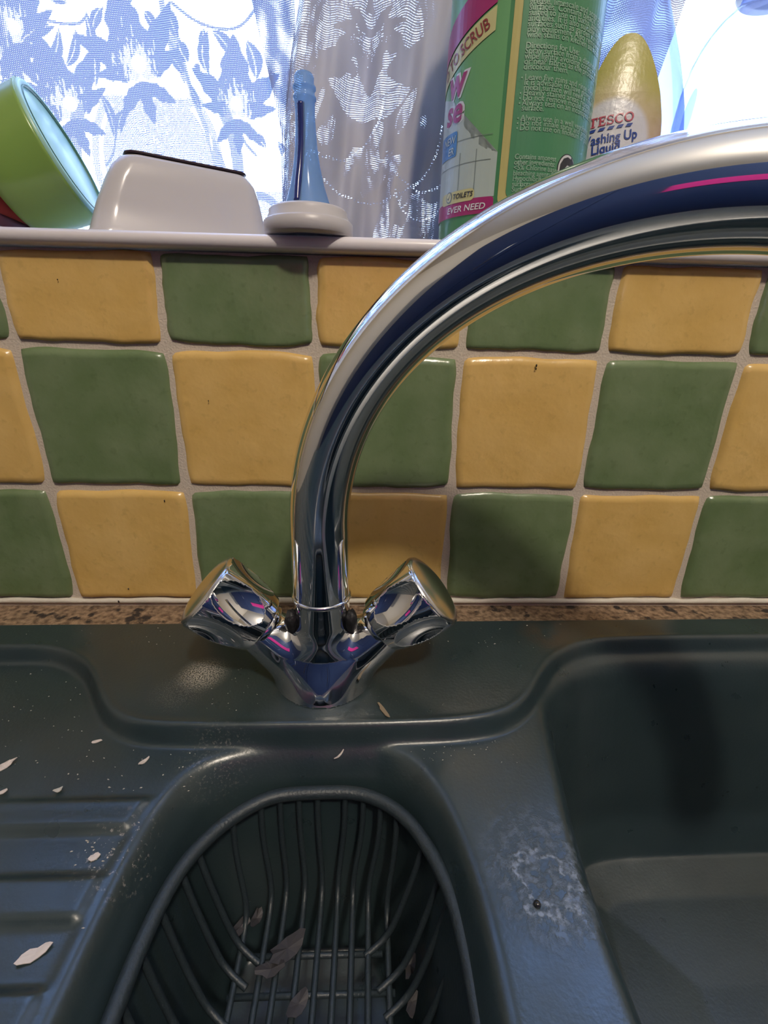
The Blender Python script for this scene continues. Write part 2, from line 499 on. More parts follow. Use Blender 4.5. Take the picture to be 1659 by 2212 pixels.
def tile_mesh(x0, x1, z0, z1, mtl):
    n = 16; w, h = x1 - x0, z1 - z0
    ph = rng.uniform(0, 6.28, 12); am = rng.uniform(.0003, .0010, 12)
    V = []; th = .0030 + rng.uniform(-.0006, .0006); tx, tz = rng.uniform(-.006, .006, 2)
    for j in range(n + 1):
        for i in range(n + 1):
            s, t = 2 * i / n - 1, 2 * j / n - 1
            s = math.copysign(1 - (1 - abs(s)) ** 1.5, s); t = math.copysign(1 - (1 - abs(t)) ** 1.5, t)
            q = .028
            # corner rounding
            ss = s * (1 - q * abs(t) ** 8); tt = t * (1 - q * abs(s) ** 8)
            ex = am[0] * math.sin(2.2 * t + ph[0]) + am[1] * .6 * math.sin(5 * t + ph[1]) + am[2] * .35 * math.sin(11 * t + ph[2])
            ex2 = am[3] * math.sin(2.4 * t + ph[3]) + am[4] * .6 * math.sin(6 * t + ph[4]) + am[5] * .35 * math.sin(12 * t + ph[5])
            ez = am[6] * math.sin(2.1 * s + ph[6]) + am[7] * .6 * math.sin(5.5 * s + ph[7]) + am[8] * .35 * math.sin(10 * s + ph[8])
            ez2 = am[9] * math.sin(2.6 * s + ph[9]) + am[10] * .6 * math.sin(6.2 * s + ph[10]) + am[11] * .35 * math.sin(13 * s + ph[11])
            x = (x0 + x1) / 2 + ss * w / 2 + (ex if s > 0 else ex2) * abs(s)
            z = (z0 + z1) / 2 + tt * h / 2 + (ez if t > 0 else ez2) * abs(t)
            e = min((1 - abs(s)) * w / 2, (1 - abs(t)) * h / 2)
            y = -th * min(1, math.sqrt(max(0, 1 - (1 - min(e / .0024, 1)) ** 2))) - (s * tx + t * tz) * .04 + .0004
            V.append((x, min(y, .0004), z))
    F = [(j * (n + 1) + i, j * (n + 1) + i + 1, (j + 1) * (n + 1) + i + 1, (j + 1) * (n + 1) + i) for j in range(n) for i in range(n)]
    return mesh_obj('tile', V, F, mtl, wall)


gp = .0021
for k in range(-3, 9):
    xa, xb = X0 + k * PT + gp, X0 + (k + 1) * PT - gp
    ev = k % 2 == 0
    tile_mesh(xa, xb, Z12 + gp, SILL_B - .0012, M_yel if ev else M_grn)
    tile_mesh(xa, xb, Z12 - PT + gp, Z12 - gp, M_grn if ev else M_yel)
    tile_mesh(xa, xb, .0030, Z12 - PT - gp, M_yel if ev else M_grn)
# white sealant bead along the foot of the tiles
xs = np.linspace(-.62, .72, 180)
wob = .0006 * np.sin(xs * 60) + .0005 * np.sin(xs * 171 + 1) + rng.normal(0, .00018, 180)
V, F, _ = tube_geo(np.stack([xs, np.full(180, -.0008), .0006 + wob * .6], 1), .0026 + wob * .5, 10)
tag(mesh_obj('trim_2', V, F, M_seal), kind='structure')
tag(box('trim_3', -.62, .72, -.045, .0, -.040, -.0052, M_chip), kind='structure')   # raw worktop edge behind the sink

# ------------------------------------------------------------------ sink
ZD = -0.012
led = [(-.60, -.064), (-.30, -.0645), (-.262, -.0645), (-.232, -.064), (-.212, -.070), (-.190, -.085), (-.174, -.105), (-.160, -.122), (-.143, -.134), (-.123, -.138),
       (-.078, -.139), (-.024, -.139), (.030, -.138), (.064, -.136), (.088, -.130), (.106, -.116), (.119, -.097), (.138, -.075), (.164, -.0605), (.195, -.0555), (.314, -.0535), (.70, -.0515)]
led = np.vstack([smooth_line(led, 2), [(.70, .3), (-.60, .3)]])
half = smooth_line([(-.111, -.262), (-.111, -.230), (-.1105, -.213), (-.109, -.191), (-.106, -.175), (-.099, -.159), (-.086, -.148), (-.062, -.1415), (-.04, -.1405), (0, -.1405), (.012, -.1415),
                    (.028, -.151), (.038, -.166), (.045, -.182), (.050, -.205), (.0525, -.229), (.0525, -.262), (.052, -.37), (.03, -.40), (-.085, -.40), (-.11, -.37)], 2, True)
main = smooth_line([(.117, -.105), (.111, -.129), (.106, -.156), (.100, -.190), (.0965, -.219), (.096, -.262), (.098, -.40), (.13, -.44), (.56, -.44), (.60, -.40), (.60, -.09), (.57, -.058), (.42, -.0565),
                    (.22, -.0585), (.185, -.061), (.158, -.068), (.138, -.081), (.124, -.094)], 2, True)


def yback(x): return -.0288 + .0134 * x


def height(X, Y):
    sl = sdf_poly(X, Y, led)
    z = ZD * sstep(-.0020, .0030, sl)
    z = z + .0006 * np.exp(-((sl + .0035) / .0018) ** 2)
    # drainer ridges to the left of the small bowl
    sh = sdf_poly(X, Y, half)
    yy = Y + .045 * np.clip(-.103 - X, 0, .3) * 0.12
    rid = np.zeros_like(X)
    for a, b in ((-.1895, -.1735), (-.2275, -.2095), (-.2670, -.2480), (-.305, -.286), (-.345, -.325), (-.385, -.365)):
        rid = np.maximum(rid, sstep(a - .0014, a + .0020, yy) * (1 - sstep(b - .0020, b + .0014, yy)))
    rid = rid * sstep(.0030, .0085, sh) * (X < -.05)
    z = z + rid * .0032 - .0010 * (X < -.05) * sstep(-.17, -.18, yy) * sstep(.002, .008, sh)
    # bowls
    d = -sh
    z = z + np.interp(d, [-.0025, 0, .0025, .006, .011, .016, .026, .034, .05], [0, -.0005, -.0025, -.0085, -.020, -.042, -.115, -.131, -.134]) * (d > -.003)
    d = -sdf_poly(X, Y, main)
    z = z + np.interp(d, [-.003, 0, .003, .007, .013, .030, .045, .07, .12], [0, -.0006, -.0030, -.010, -.030, -.135, -.163, -.172, -.176]) * (d > -.003)
    # rolled outer edge at the back
    e = yback(X) - Y
    z = z - .0065 * (1 - sstep(0, .004, e)) ** 2
    return z + .0030 * sstep(.02, .0, e)  * 0


nx = np.r_[np.linspace(-.60, -.30, 60)[:-1], np.arange(-.30, .36, .0010), np.linspace(.36, .68, 80)]
ny = np.r_[np.linspace(0, .0045, 7)[:-1], np.arange(.0045, .262, .0010), np.linspace(.262, .47, 70)]
GX, GT = np.meshgrid(nx, ny, indexing='ij')
GY = yback(GX) - GT
GZ = height(GX, GY)
# smooth height a touch so bowl lips are rounded
for _ in range(5):
    GZ[1:-1, 1:-1] = .5 * GZ[1:-1, 1:-1] + .125 * (GZ[:-2, 1:-1] + GZ[2:, 1:-1] + GZ[1:-1, :-2] + GZ[1:-1, 2:])
a, b = GX.shape
ii, jj = np.meshgrid(np.arange(a - 1), np.arange(b - 1), indexing='ij')
q = (ii * b + jj).ravel()
F = np.stack([q, q + 1, q + b + 1, q + b], 1)[:, ::-1]
sinkm = bpy.data.meshes.new('basin')
Vv = np.stack([GX, GY, GZ], -1).reshape(-1, 3)
sinkm.vertices.add(len(Vv)); sinkm.vertices.foreach_set('co', Vv.ravel())
sinkm.loops.add(F.size); sinkm.loops.foreach_set('vertex_index', F.ravel())
sinkm.polygons.add(len(F)); sinkm.polygons.foreach_set('loop_start', np.arange(0, F.size, 4)); sinkm.polygons.foreach_set('loop_total', np.full(len(F), 4))
sinkm.update(calc_edges=True); sinkm.materials.append(M_sink); sinkm.polygons.foreach_set('use_smooth', [True] * len(F))
if sinkm.polygons[0].normal.z < 0: sinkm.flip_normals()
sink = bpy.data.objects.new('kitchen_sink', sinkm); col.objects.link(sink)
tag(sink, 'dark slate green composite sink with raised tap ledge, ribbed drainer, half bowl and main bowl', 'sink')

# ------------------------------------------------------------------ strainer basket in the half bowl
bk = thing('strainer_basket', 'dark green ribbed plastic strainer basket sitting in the small half bowl', 'basket', loc=(-.026, -.26, -.1))
ZR = -.030
rim = smooth_line([(-.0955, -.262), (-.095, -.228), (-.092, -.205), (-.0865, -.190), (-.0755, -.1745), (-.060, -.1625), (-.048, -.158), (-.026, -.157), (-.007, -.157), (.009, -.162), (.024, -.174),
                   (.035, -.193), (.0415, -.212), (.044, -.234), (.0445, -.262), (.043, -.355), (.02, -.385), (-.07, -.385), (-.094, -.355)], 2, True)
rim = resample(np.vstack([rim, rim[:1]]), 121)[:-1]
rc = np.array([-.026, -.262])
tube('rim', np.c_[rim, np.full(len(rim), ZR)], .0036, M_basket, bk, 12, True)
ZB = -.095


def basket_bar(p, tx, ty):
    e = np.array([tx, ty])
    pts = [(*p, ZR - .001), (*(p * .86 + e * .14), ZR - .022), (*(p * .55 + e * .45), ZB + .012), (*(p * .35 + e * .65), ZB + .003), (*e, ZB)]
    return smooth_line(np.array(pts), 2)


def rim_at_x(x, back=True):
    c = [p for p in rim if (p[1] > -.20)]
    return min(c, key=lambda p: abs(p[0] - x))


# bars that run straight back to front below the far curve of the rim
for px in (508, 563, 600, 648, 693, 735, 775, 815, 863):
    x = on_z(px, 1735, ZR)[0]
    p = rim_at_x(x)
    xe = -.026 + (x + .026) * .86
    pts = np.array([(p[0], p[1], ZR - .001), (p[0] * .9 + xe * .1, p[1] - .004, ZR - .025), (xe, p[1] - .010, ZB + .010), (xe, p[1] - .016, ZB + .002), (xe, p[1] - .028, ZB), (xe, -.372, ZB)])
    tube('bar', smooth_line(pts, 2), .0017, M_basket, bk, 8)
for side, ys in ((-1, (-.188, -.199, -.212, -.227, -.243, -.260, -.278, -.296)), (1, (-.186, -.198, -.212, -.227, -.243, -.260, -.278, -.296))):
    for y in ys:
        c = [p for p in rim if (p[0] - rc[0]) * side > .02]
        p = min(c, key=lambda q_: abs(q_[1] - y))
        tube('bar', basket_bar(p, p[0] - side * .030, p[1] - .016), .0017, M_basket, bk, 8)
for y in (-.200, -.216, -.232, -.248, -.264, -.280, -.300, -.32, -.34):
    w_ = .042 if y < -.21 else .036
    tube('cross_bar', [(-.026 - w_, y, ZB - .001), (-.026, y, ZB - .001), (-.026 + w_, y, ZB - .001)], .0016, M_basket, bk, 8)

# ------------------------------------------------------------------ tap
TX, TY = -0.0280, -0.0950
tap = thing('kitchen_tap', 'chrome swan-neck mixer tap with two faceted knobs standing on the sink ledge', 'tap', loc=(TX, TY, 0))
DIRA = math.radians(41)
KI = np.array([.0385, 0, .0405]); KC = np.array([.0690, 0, .0670])


def body_sdf(p):
    q = p.copy(); q[..., 0] = np.abs(q[..., 0])
    colm = np.maximum(np.sqrt(q[..., 0] ** 2 + q[..., 1] ** 2) - .0180, np.abs(q[..., 2] - .025) - .038)
    foot = capsule(q, (0, .000, -.004), (0, .001, .026), .0312, .0202)
    arm = capsule(q, (.004, 0, .004), (.040, 0, .038), .0215, .0155)
    v = smin(foot, arm, .012)
    v = smin(v, colm, .007)
    # hollow scoop between arm and column
    sc = np.linalg.norm((q - np.array([.0345, -.002, .0640])) * np.array([1, .8, .9]), axis=-1) - .0175
    v = -smin(-v, sc, .006)
    return np.maximum(np.maximum(v, -q[..., 2]), q[..., 2] - .0625)


P, F, N = nets(body_sdf, (-.066, -.036, -.004), (.066, .036, .068), .0011)
mesh_obj('body', P + np.array([TX, TY, 0]), F, M_chrome, tap, normals=N)


def knob_sdf_factory(sgn):
    ax = np.array([sgn * math.cos(DIRA), -.06, math.sin(DIRA)]); ax /= np.linalg.norm(ax)
    u, v, a = frame_from(ax)
    c0 = np.array([sgn * KI[0], 0, KI[2]]); L = .0415
    rot0 = math.radians(12 if sgn < 0 else -12)

    def fn(p):
        d = p - c0; h = d @ a; x = d @ u; y = d @ v; r = np.sqrt(x * x + y * y)
        rr = .0186 + (.0246 - .0186) * np.clip(h / L, 0, 1) + .0022 * np.sin(np.clip(h / L, 0, 1) * PI)
        s = np.maximum((r - rr) * .97, np.maximum(-h, h - L))
        s = np.maximum(s, (r - rr + np.abs(h - L / 2) - L / 2 + .0012) * .7)
        for k in range(6):
            t = rot0 + k * PI / 3
            hh = .0200
            cx, cy = math.cos(t), math.sin(t)
            al = (x * cx + y * cy); pe = -x * cy + y * cx
            sp = np.sqrt((al - .0420) ** 2 + pe ** 2 * 1.12 + ((h - hh) * .72) ** 2) - .0236
            s = np.maximum(s, -sp)
        return s
    return fn, c0, a, L


for sgn in (-1, 1):
    fn, c0, a, L = knob_sdf_factory(sgn)
    ctr = c0 + a * L / 2
    P, F, N = nets(fn, ctr - .036, ctr + .036, .0010)
    kb = mesh_obj('knob', P + np.array([TX, TY, 0]), F, M_chrome, tap, normals=N)
    cap = lathe('knob_cap', [(0.0001, .0042), (.008, .0040), (.016, .0030), (.0215, .0014), (.0236, .0003), (.0240, -.0008)], M_satin, kb, c0 + a * L + np.array([TX, TY, 0]), a, 64)
    lathe('collar', [(.0125, -.004), (.0150, -.004), (.0155, -.003), (.0155, .002), (.0125, .002)], M_chrome, tap, c0 + np.array([TX, TY, 0]), a, 48)
    # black seal plug in the crook beside the column
    bm = bmesh.new(); bmesh.ops.create_icosphere(bm, subdivisions=3, radius=1)
    for v in bm.verts:
        k = 1 + .12 * math.sin(v.co.x * 5 + v.co.z * 4) * math.cos(v.co.y * 6)
        v.co = Vector((TX + sgn * .0185 + v.co.x * .0040 * k, TY - .0075 + v.co.y * .0050 * k, .0475 + v.co.z * .0085 * k))
    bm_obj('seal_plug', bm, M_black, tap)
# spout
SQ = (-.0275, -.0940, -.4486, .1659, .1534)
h0 = .0689
pts, rad = [], []
z0 = .0615
tot = (.04 + h0 - z0) + PI * (SQ[3] + SQ[4]) / 2
for s in np.linspace(0, tot * .985, 220):
    z = z0 + s
    if z < .04 + h0:
        pts.append((TX, TY, z)); rad.append(.0174)
    else:
        k = (s - (.04 + h0 - z0)) / (tot - (.04 + h0 - z0)); t = k * PI
        off = SQ[3] * (1 - math.cos(t))
        pts.append((TX + math.cos(SQ[2]) * off, TY + math.sin(SQ[2]) * off, .04 + h0 + SQ[4] * math.sin(t))); rad.append(.0173 + .0016 * sstep(.22, .50, k))
V, F, N = tube_geo(pts, rad, 96, cap=False)
sp_ = mesh_obj('spout', V, F, M_chrome, tap, normals=N)
lathe('spout_ring', [(.0168, .0612), (.0180, .0612), (.0184, .0620), (.0184, .0630), (.0178, .0638), (.0170, .0638)], M_chrome, tap, (TX, TY, 0), (0, 0, 1), 72)
e = np.array(pts[-1]); d = e - np.array(pts[-3]); d /= np.linalg.norm(d)
lathe('aerator', [(.0001, .004), (.012, .004), (.015, .010), (.0184, .010), (.0192, .008), (.0192, -.004), (.0180, -.006)], M_chrome, tap, e, d, 48)

# ------------------------------------------------------------------ sill objects
# stack of nested bowls lying on its side: axis towards the upper right
bax = np.array([.90, .15, .38]); bax /= np.linalg.norm(bax)
bc = on_y(138, 335, .074)                # centre of the green bowl's mouth
gb = thing('green_bowl', 'lime green plastic bowl with a pale lid, tipped over at left end of sill', 'bowl', loc=tuple(bc))
H = .048
lathe('bowl_body', [(.0001, 0), (.031, .0003), (.0365, .0022), (.0395, .007), (.0412, .016), (.0428, .030), (.0442, H - .002), (.0446, H), (.0420, H + .0003)], M_gbowl, gb, bc - bax * H, bax, 96)
lathe('lid_groove', [(.0386, .0014), (.0392, .0030), (.0396, .0014)], simple('deep_green_plastic', (.05, .14, .07), .35), gb, bc, bax, 96)
lathe('lid', [(.0001, .0012), (.0375, .0012), (.0384, .0004), (.0394, .0024), (.0422, .0028), (.0436, .0016), (.0436, .0002)], M_gbase, gb, bc, bax, 96)
wb = thing('white_saucer', 'white saucer on the sill under the red bowl at the left edge', 'saucer', loc=(-.322, .072, SILL_T))
lathe('saucer_body', [(.0001, .0005), (.034, .0005), (.040, .002), (.052, .0085), (.0575, .0140), (.0580, .0150), (.0560, .0150), (.040, .0055), (.0001, .0040)], M_wbowl, wb, (-.322, .072, SILL_T), n=72)
rax = np.array([.42, .05, .90]); rax /= np.linalg.norm(rax)
rcn = np.array([-.3095, .074, SILL_T + .0330])
rb = thing('red_bowl', 'red plastic bowl with a plum rim, upside down behind the green bowl', 'bowl', loc=tuple(rcn))
lathe('bowl_body', [(.0500, .002), (.0485, .010), (.042, .021), (.032, .029), (.020, .033), (.0001, .034)], M_rbowl, rb, rcn, rax, 80)
lathe('rim_band', [(.0480, .0035), (.0510, .0035), (.0516, .0020), (.0516, -.0035), (.0505, -.0045), (.0480, -.0045)], M_plum, rb, rcn, rax, 80)

# white dish, upside down, turned away from the camera
dish = thing('white_dish', 'white rectangular dish turned upside down beside the green bowl', 'dish', loc=(-.13, .06, SILL_T))


def rrect(w, h, r, n=10):
    P = []
    for cx, cy, a0 in ((w - r, h - r, 0), (-(w - r), h - r, PI / 2), (-(w - r), -(h - r), PI), (w - r, -(h - r), 3 * PI / 2)):
        for k in range(n):
            t = a0 + PI / 2 * k / (n - 1); P.append((cx + r * math.cos(t), cy + r * math.sin(t)))
    return P


A = np.array([-.1840, .006]); B = np.array([-.0760, .0715])
dx = (B - A) / np.linalg.norm(B - A); dy = np.array([-dx[1], dx[0]])
LW = np.linalg.norm(B - A) / 2; DW = .027
cc_ = (A + B) / 2 + dy * DW
lev = [(LW + .001, DW + .001, .014, .0002), (LW + .0015, DW + .0015, .014, .0025), (LW - .001, DW - .001, .014, .006), (LW - .005, DW - .003, .014, .024), (LW - .010, DW - .005, .013, .040), (LW - .0135, DW - .0065, .013, .0490), (LW - .0175, DW - .0085, .012, .0545), (LW - .0205, DW - .0105, .011, .0565), (LW - .024, DW - .013, .009, .0572), (.002, .002, .001, .0572)]
V, F = [], []
for w_, h_, r_, z_ in lev:
    for p in rrect(w_, h_, min(r_, h_ - .0005)):
        q_ = cc_ + dx * (p[0] + .009 * z_ / .057) + dy * p[1]; V.append((q_[0], q_[1], SILL_T + z_ * .93))
nn = 40
for i in range(len(lev) - 1):
    for k in range(nn): F.append((i * nn + k, i * nn + (k + 1) % nn, (i + 1) * nn + (k + 1) % nn, (i + 1) * nn + k))
F.append(tuple((len(lev) - 1) * nn + k for k in range(nn)))
mesh_obj('dish_body', V, F, M_wbowl, dish)
V, F = [], []
for w_, h_, z_ in ((LW - .026, DW - .0145, .0573), (LW - .0215, DW - .0110, .0577), (LW - .0212, DW - .0107, .0585), (LW - .0215, DW - .0110, .0592), (LW - .030, DW - .018, .0594)):
    for p in rrect(w_, h_, .008):
        q_ = cc_ + dx * (p[0] + .009 * z_ / .057) + dy * p[1]; V.append((q_[0], q_[1], SILL_T + z_ * .93))
for i in range(4):
    for k in range(nn): F.append((i * nn + k, i * nn + (k + 1) % nn, (i + 1) * nn + (k + 1) % nn, (i + 1) * nn + k))
F.append(tuple(4 * nn + k for k in range(nn)))
mesh_obj('base_plate', V, F, M_dark, dish)

# round white base with slim blue tube
DX, DY = -.0400, .005
hb = thing('tube_stand', 'slim pale blue tube standing on a round white plastic base at the sill edge', 'stand', loc=(DX, DY, SILL_T))
lathe('base', [(.0200, .0004), (.0272, .0003), (.0290, .0015), (.0290, .0085), (.0276, .0098), (.0262, .0100), (.0262, .0120), (.0254, .0122), (.0254, .0150), (.0240, .0165), (.0200, .0172), (.0001, .0172)], M_wplas, hb, (DX, DY, SILL_T), n=72)
lathe('base_cup', [(.0200, .0004), (.0185, .0030), (.0120, .0055), (.0001, .0060)], M_wplas, hb, (DX, DY, SILL_T), n=72)
tp = [(.0155, .0172), (.0135, .022), (.0108, .030), (.0085, .040), (.0070, .050), (.0063, .060), (.0060, .068), (.0062, .0735), (.0070, .0745), (.0070, .0755), (.0062, .0765), (.0062, .0785), (.0070, .0795), (.0070, .0805), (.0058, .0820), (.0060, .0850), (.0050, .0868), (.0001, .0870)]
lathe('tube', tp, M_tube, hb, (DX, DY, SILL_T), n=48)
core = [(DX - .0052, DY - .0125, SILL_T + .0190), (DX - .0045, DY - .0095, SILL_T + .030), (DX - .0030, DY - .0062, SILL_T + .042), (DX - .0020, DY - .0046, SILL_T + .055), (DX - .0020, DY - .0044, SILL_T + .0715)]
tube('core', smooth_line(core, 2), .0023, M_navyliq, hb, 14)


# bottles: an oval section swept up a profile, with printed labels lying on the surface
class Bottle:
    def __init__(s, cx, cy, a, b, prof, base=SILL_T):
        s.cx, s.cy, s.a, s.b, s.prof, s.base = cx, cy, a, b, np.array(prof), base
        t = np.linspace(-PI, PI, 721)
        x, y = a * np.sin(t), -b * np.cos(t)
        s.t = t; s.s = np.r_[0, np.cumsum(np.hypot(np.diff(x), np.diff(y)))]; s.s -= np.interp(0, t, s.s)

    def scale(s, z): return np.interp(z, s.prof[:, 0], s.prof[:, 1])

    def pt(s, arc, z, off=0.):
        t = np.interp(arc, s.s, s.t); k = s.scale(z)
        n_ = np.array([math.sin(t) / s.a, -math.cos(t) / s.b, 0]); n_ /= np.linalg.norm(n_)
        return np.array([s.cx + k * s.a * math.sin(t), s.cy - k * s.b * math.cos(t), s.base + z]) + n_ * off

    def hit(s, px, py):
        d = ray(px, py); k = 1.
        for _ in range(8):
            ox, oy = (CAM[0] - s.cx) / (s.a * k), (CAM[1] - s.cy) / (s.b * k); ex, ey = d[0] / (s.a * k), d[1] / (s.b * k)
            A_, B_, C_ = ex * ex + ey * ey, ox * ex + oy * ey, ox * ox + oy * oy - 1
            D_ = B_ * B_ - A_ * C_
            tt = (-B_ - math.sqrt(max(D_, 0))) / A_
            p = CAM + d * tt; k = float(s.scale(p[2] - s.base))
        t = math.atan2((p[0] - s.cx) / s.a, -(p[1] - s.cy) / s.b)
        return float(np.interp(t, s.t, s.s)), float(p[2] - s.base)

    def body(s, name, mtl, parent, n=96):
        V, F = [], []
        Z = s.prof[:, 0]
        for z, k in s.prof:
            for i in range(n):
                t = 2 * PI * i / n; V.append((s.cx + k * s.a * math.sin(t), s.cy - k * s.b * math.cos(t), s.base + z))
        for j in range(len(Z) - 1):
            for i in range(n): F.append((j * n + i, j * n + (i + 1) % n, (j + 1) * n + (i + 1) % n, (j + 1) * n + i))
        F.append(tuple(range(n - 1, -1, -1))); F.append(tuple((len(Z) - 1) * n + i for i in range(n)))
        return mesh_obj(name, V, F, mtl, parent)

    def poly(s, name, poly, mtl, parent, off=.0003, step=.003):
        """flat print: outline in (arc, z), laid on the surface"""
        bm = bmesh.new()
        P = np.array(poly, float)
        vs = [bm.verts.new((p[0], p[1], 0)) for p in P]
        f = bm.faces.new(vs)
        bmesh.ops.triangulate(bm, faces=[f], ngon_method='EAR_CLIP')
        return s.lay(name, bm, mtl, parent, off, step)

    def lay(s, name, bm, mtl, parent, off, step):
        xs_ = [v.co.x for v in bm.verts]
        if not xs_: bm.free(); return None
        x0, x1 = min(xs_), max(xs_)
        for x in np.arange(math.floor(x0 / step) * step + step, x1, step):
            bmesh.ops.bisect_plane(bm, geom=bm.verts[:] + bm.edges[:] + bm.faces[:], plane_co=(x, 0, 0), plane_no=(1, 0, 0), dist=1e-7)
        ys_ = [v.co.y for v in bm.verts]
        for kz in s.prof[:, 0]:
            if min(ys_) < kz < max(ys_):
                bmesh.ops.bisect_plane(bm, geom=bm.verts[:] + bm.edges[:] + bm.faces[:], plane_co=(0, kz, 0), plane_no=(0, 1, 0), dist=1e-7)
        for v in bm.verts:
            v.co = Vector(s.pt(v.co.x, v.co.y, off))
        me = bpy.data.meshes.new(name); bm.to_mesh(me); bm.free(); me.materials.append(mtl)
        o = bpy.data.objects.new(name, me); col.objects.link(o)
        o.parent = parent
        o.matrix_parent_inverse = Matrix.Translation(-Vector(parent.location)) if parent.type == 'EMPTY' else Matrix.Identity(4)
        return o

    def text(s, name, body, arc, z, size, mtl, parent, off=.0005, bold=0., shear=0., width=1., align='LEFT', step=.003, rot=0., serif=False):
        bm = text_bm(body, size, bold, shear, align)
        for v in bm.verts:
            x, y = v.co.x * width, v.co.y
            c_, s_ = math.cos(rot), math.sin(rot)
            v.co = Vector((arc + x * c_ - y * s_, z + x * s_ + y * c_, 0))
        return s.lay(name, bm, mtl, parent, off, step)


def text_bm(body, size, bold=0., shear=0., align='LEFT'):
    cu = bpy.data.curves.new('text', 'FONT'); cu.body = body; cu.size = size; cu.offset = bold * size; cu.shear = shear; cu.align_x = align
    cu.resolution_u = 3
    o = bpy.data.objects.new('text', cu); col.objects.link(o)
    dg = bpy.context.evaluated_depsgraph_get(); dg.update()
    me = bpy.data.meshes.new_from_object(o.evaluated_get(dg))
    bm = bmesh.new(); bm.from_mesh(me)
    bpy.data.objects.remove(o); bpy.data.curves.remove(cu); bpy.data.meshes.remove(me)
    return bm


def pr_(name, c, rough=.3): return simple(name, c, rough)


I_mag = pr_('print_magenta', (.30, .025, .13)); I_cream = pr_('print_cream', (.52, .50, .24)); I_gold = pr_('print_gold', (.46, .42, .16)); I_dgrn = pr_('print_deep_green', (.060, .215, .105))
I_red = pr_('print_dark_red', (.22, .03, .035)); I_blue = pr_('print_blue', (.05, .19, .42)); I_white = pr_('print_white', (.62, .64, .64)); I_pale = pr_('print_pale_green', (.27, .42, .31)); I_black = pr_('print_black', (.02, .022, .03))
I_tile = pr_('print_tile_grey', (.40, .48, .45)); I_line = pr_('print_line_grey', (.13, .17, .16)); I_lgrn = pr_('print_light_green', (.13, .33, .14))

gbt = Bottle(.1020, .0470, .0500, .0400, [(0, .86), (.0015, .93), (.004, .975), (.010, 1.0), (.05, 1.0), (.10, .995), (.15, .98), (.18, .93), (.20, .80), (.215, .55), (.225, .36), (.24, .32)])
gp_ = thing('cleaner_bottle', 'big green cleaning spray bottle with printed labels on the sill behind the spout', 'bottle', loc=(gbt.cx, gbt.cy, SILL_T))
gbt.body('bottle_body', M_gbot, gp_)
lathe('cap', [(.015, .236), (.018, .238), (.018, .262), (.012, .272), (.0001, .273)], M_wplas, gp_, (gbt.cx, gbt.cy, SILL_T), n=48)
h = gbt.hit


def seg(pts): return [h(*p) for p in pts]


def rect_sz(s0, s1, z0, z1, r=0.):
    if not r: return [(s0, z0), (s1, z0), (s1, z1), (s0, z1)]
    P = []
    for cx, cy, a0 in ((s1 - r, z0 + r, -PI / 2), (s1 - r, z1 - r, 0), (s0 + r, z1 - r, PI / 2), (s0 + r, z0 + r, PI)):
        for k in range(7):
            t = a0 + PI / 2 * k / 6; P.append((cx + r * math.cos(t), cy + r * math.sin(t)))
    return P


sR = h(1066, 430)[0]                      # right border of the front label
sL = sR - .062
zt = .165
zb0, zb1 = h(1048, 462)[1], h(1050, 425)[1]
# front label field, lower picture of tiles, bands
fl = gbt.poly('front_label', rect_sz(sL, sR, zb0, zt, .004), I_lgrn, gp_, .0002)
zc = h(1055, 330)[1]; zq = h(1000, 235)[1]; sq_ = h(1000, 235)[0]
arcp = [(sR, zb1), (sR, zc)]
for k in range(1, 12):
    t = k / 12; arcp.append((sR + (sq_ - .012 - sR) * t, zc + (zq + .012 - zc) * t ** 1.8))
arcp += [(sL, zq + .016), (sL, zb1)]
gbt.poly('tile_picture', arcp, I_tile, fl, .0004)
for px in (992, 1026):
    s_ = h(px, 380)[0]; gbt.poly('picture_line', rect_sz(s_ - .0002, s_ + .0002, zb1, zc + .003), I_line, fl, .0006)
for py in (352, 300):
    z_ = h(1010, py)[1]; gbt.poly('picture_line', rect_sz(sL + .01, sR - .004, z_ - .00015, z_ + .00015), I_line, fl, .0006)
gbt.poly('magenta_band', rect_sz(sL, sR, zb0 + .0004, zb1, .002), I_mag, fl, .0006)
sE = h(966, 477)
gbt.text('slogan', 'EVER NEED', h(967, 476)[0], zb0 + (zb1 - zb0) * .30, .0052, I_white, fl, .0009, .012, .15, 1.15)
s0_, s1_ = h(962, 470)[0] - .004, h(1024, 430)[0]
zT = zb1 + .0005
gbt.poly('yellow_tag', rect_sz(s0_, s1_, zb1 - .0012, zb1 + .0058, .0026), I_cream, fl, .0008)
gbt.text('tag_text', 'TOILETS', h(979, 446)[0], zb1 + .0012, .0042, I_black, fl, .0011, .02, .15, 1.0)
# tick in a circle
sc_, zc_ = h(972, 450)[0] - .0006, zb1 + .0030
cir = [(sc_ + .0030 * math.cos(t), zc_ + .0034 * math.sin(t)) for t in np.linspace(0, 2 * PI, 25)[:-1]]
gbt.poly('tick_circle', cir, I_line, fl, .0010); gbt.poly('tick_disc', [(sc_ + (a - sc_) * .8, zc_ + (b - zc_) * .8) for a, b in cir], I_cream, fl, .0011)
gbt.poly('tick', [(sc_ - .0015, zc_), (sc_ - .0004, zc_ - .0018), (sc_ + .0018, zc_ + .0020), (sc_ - .0003, zc_ - .0006)], I_black, fl, .0013)
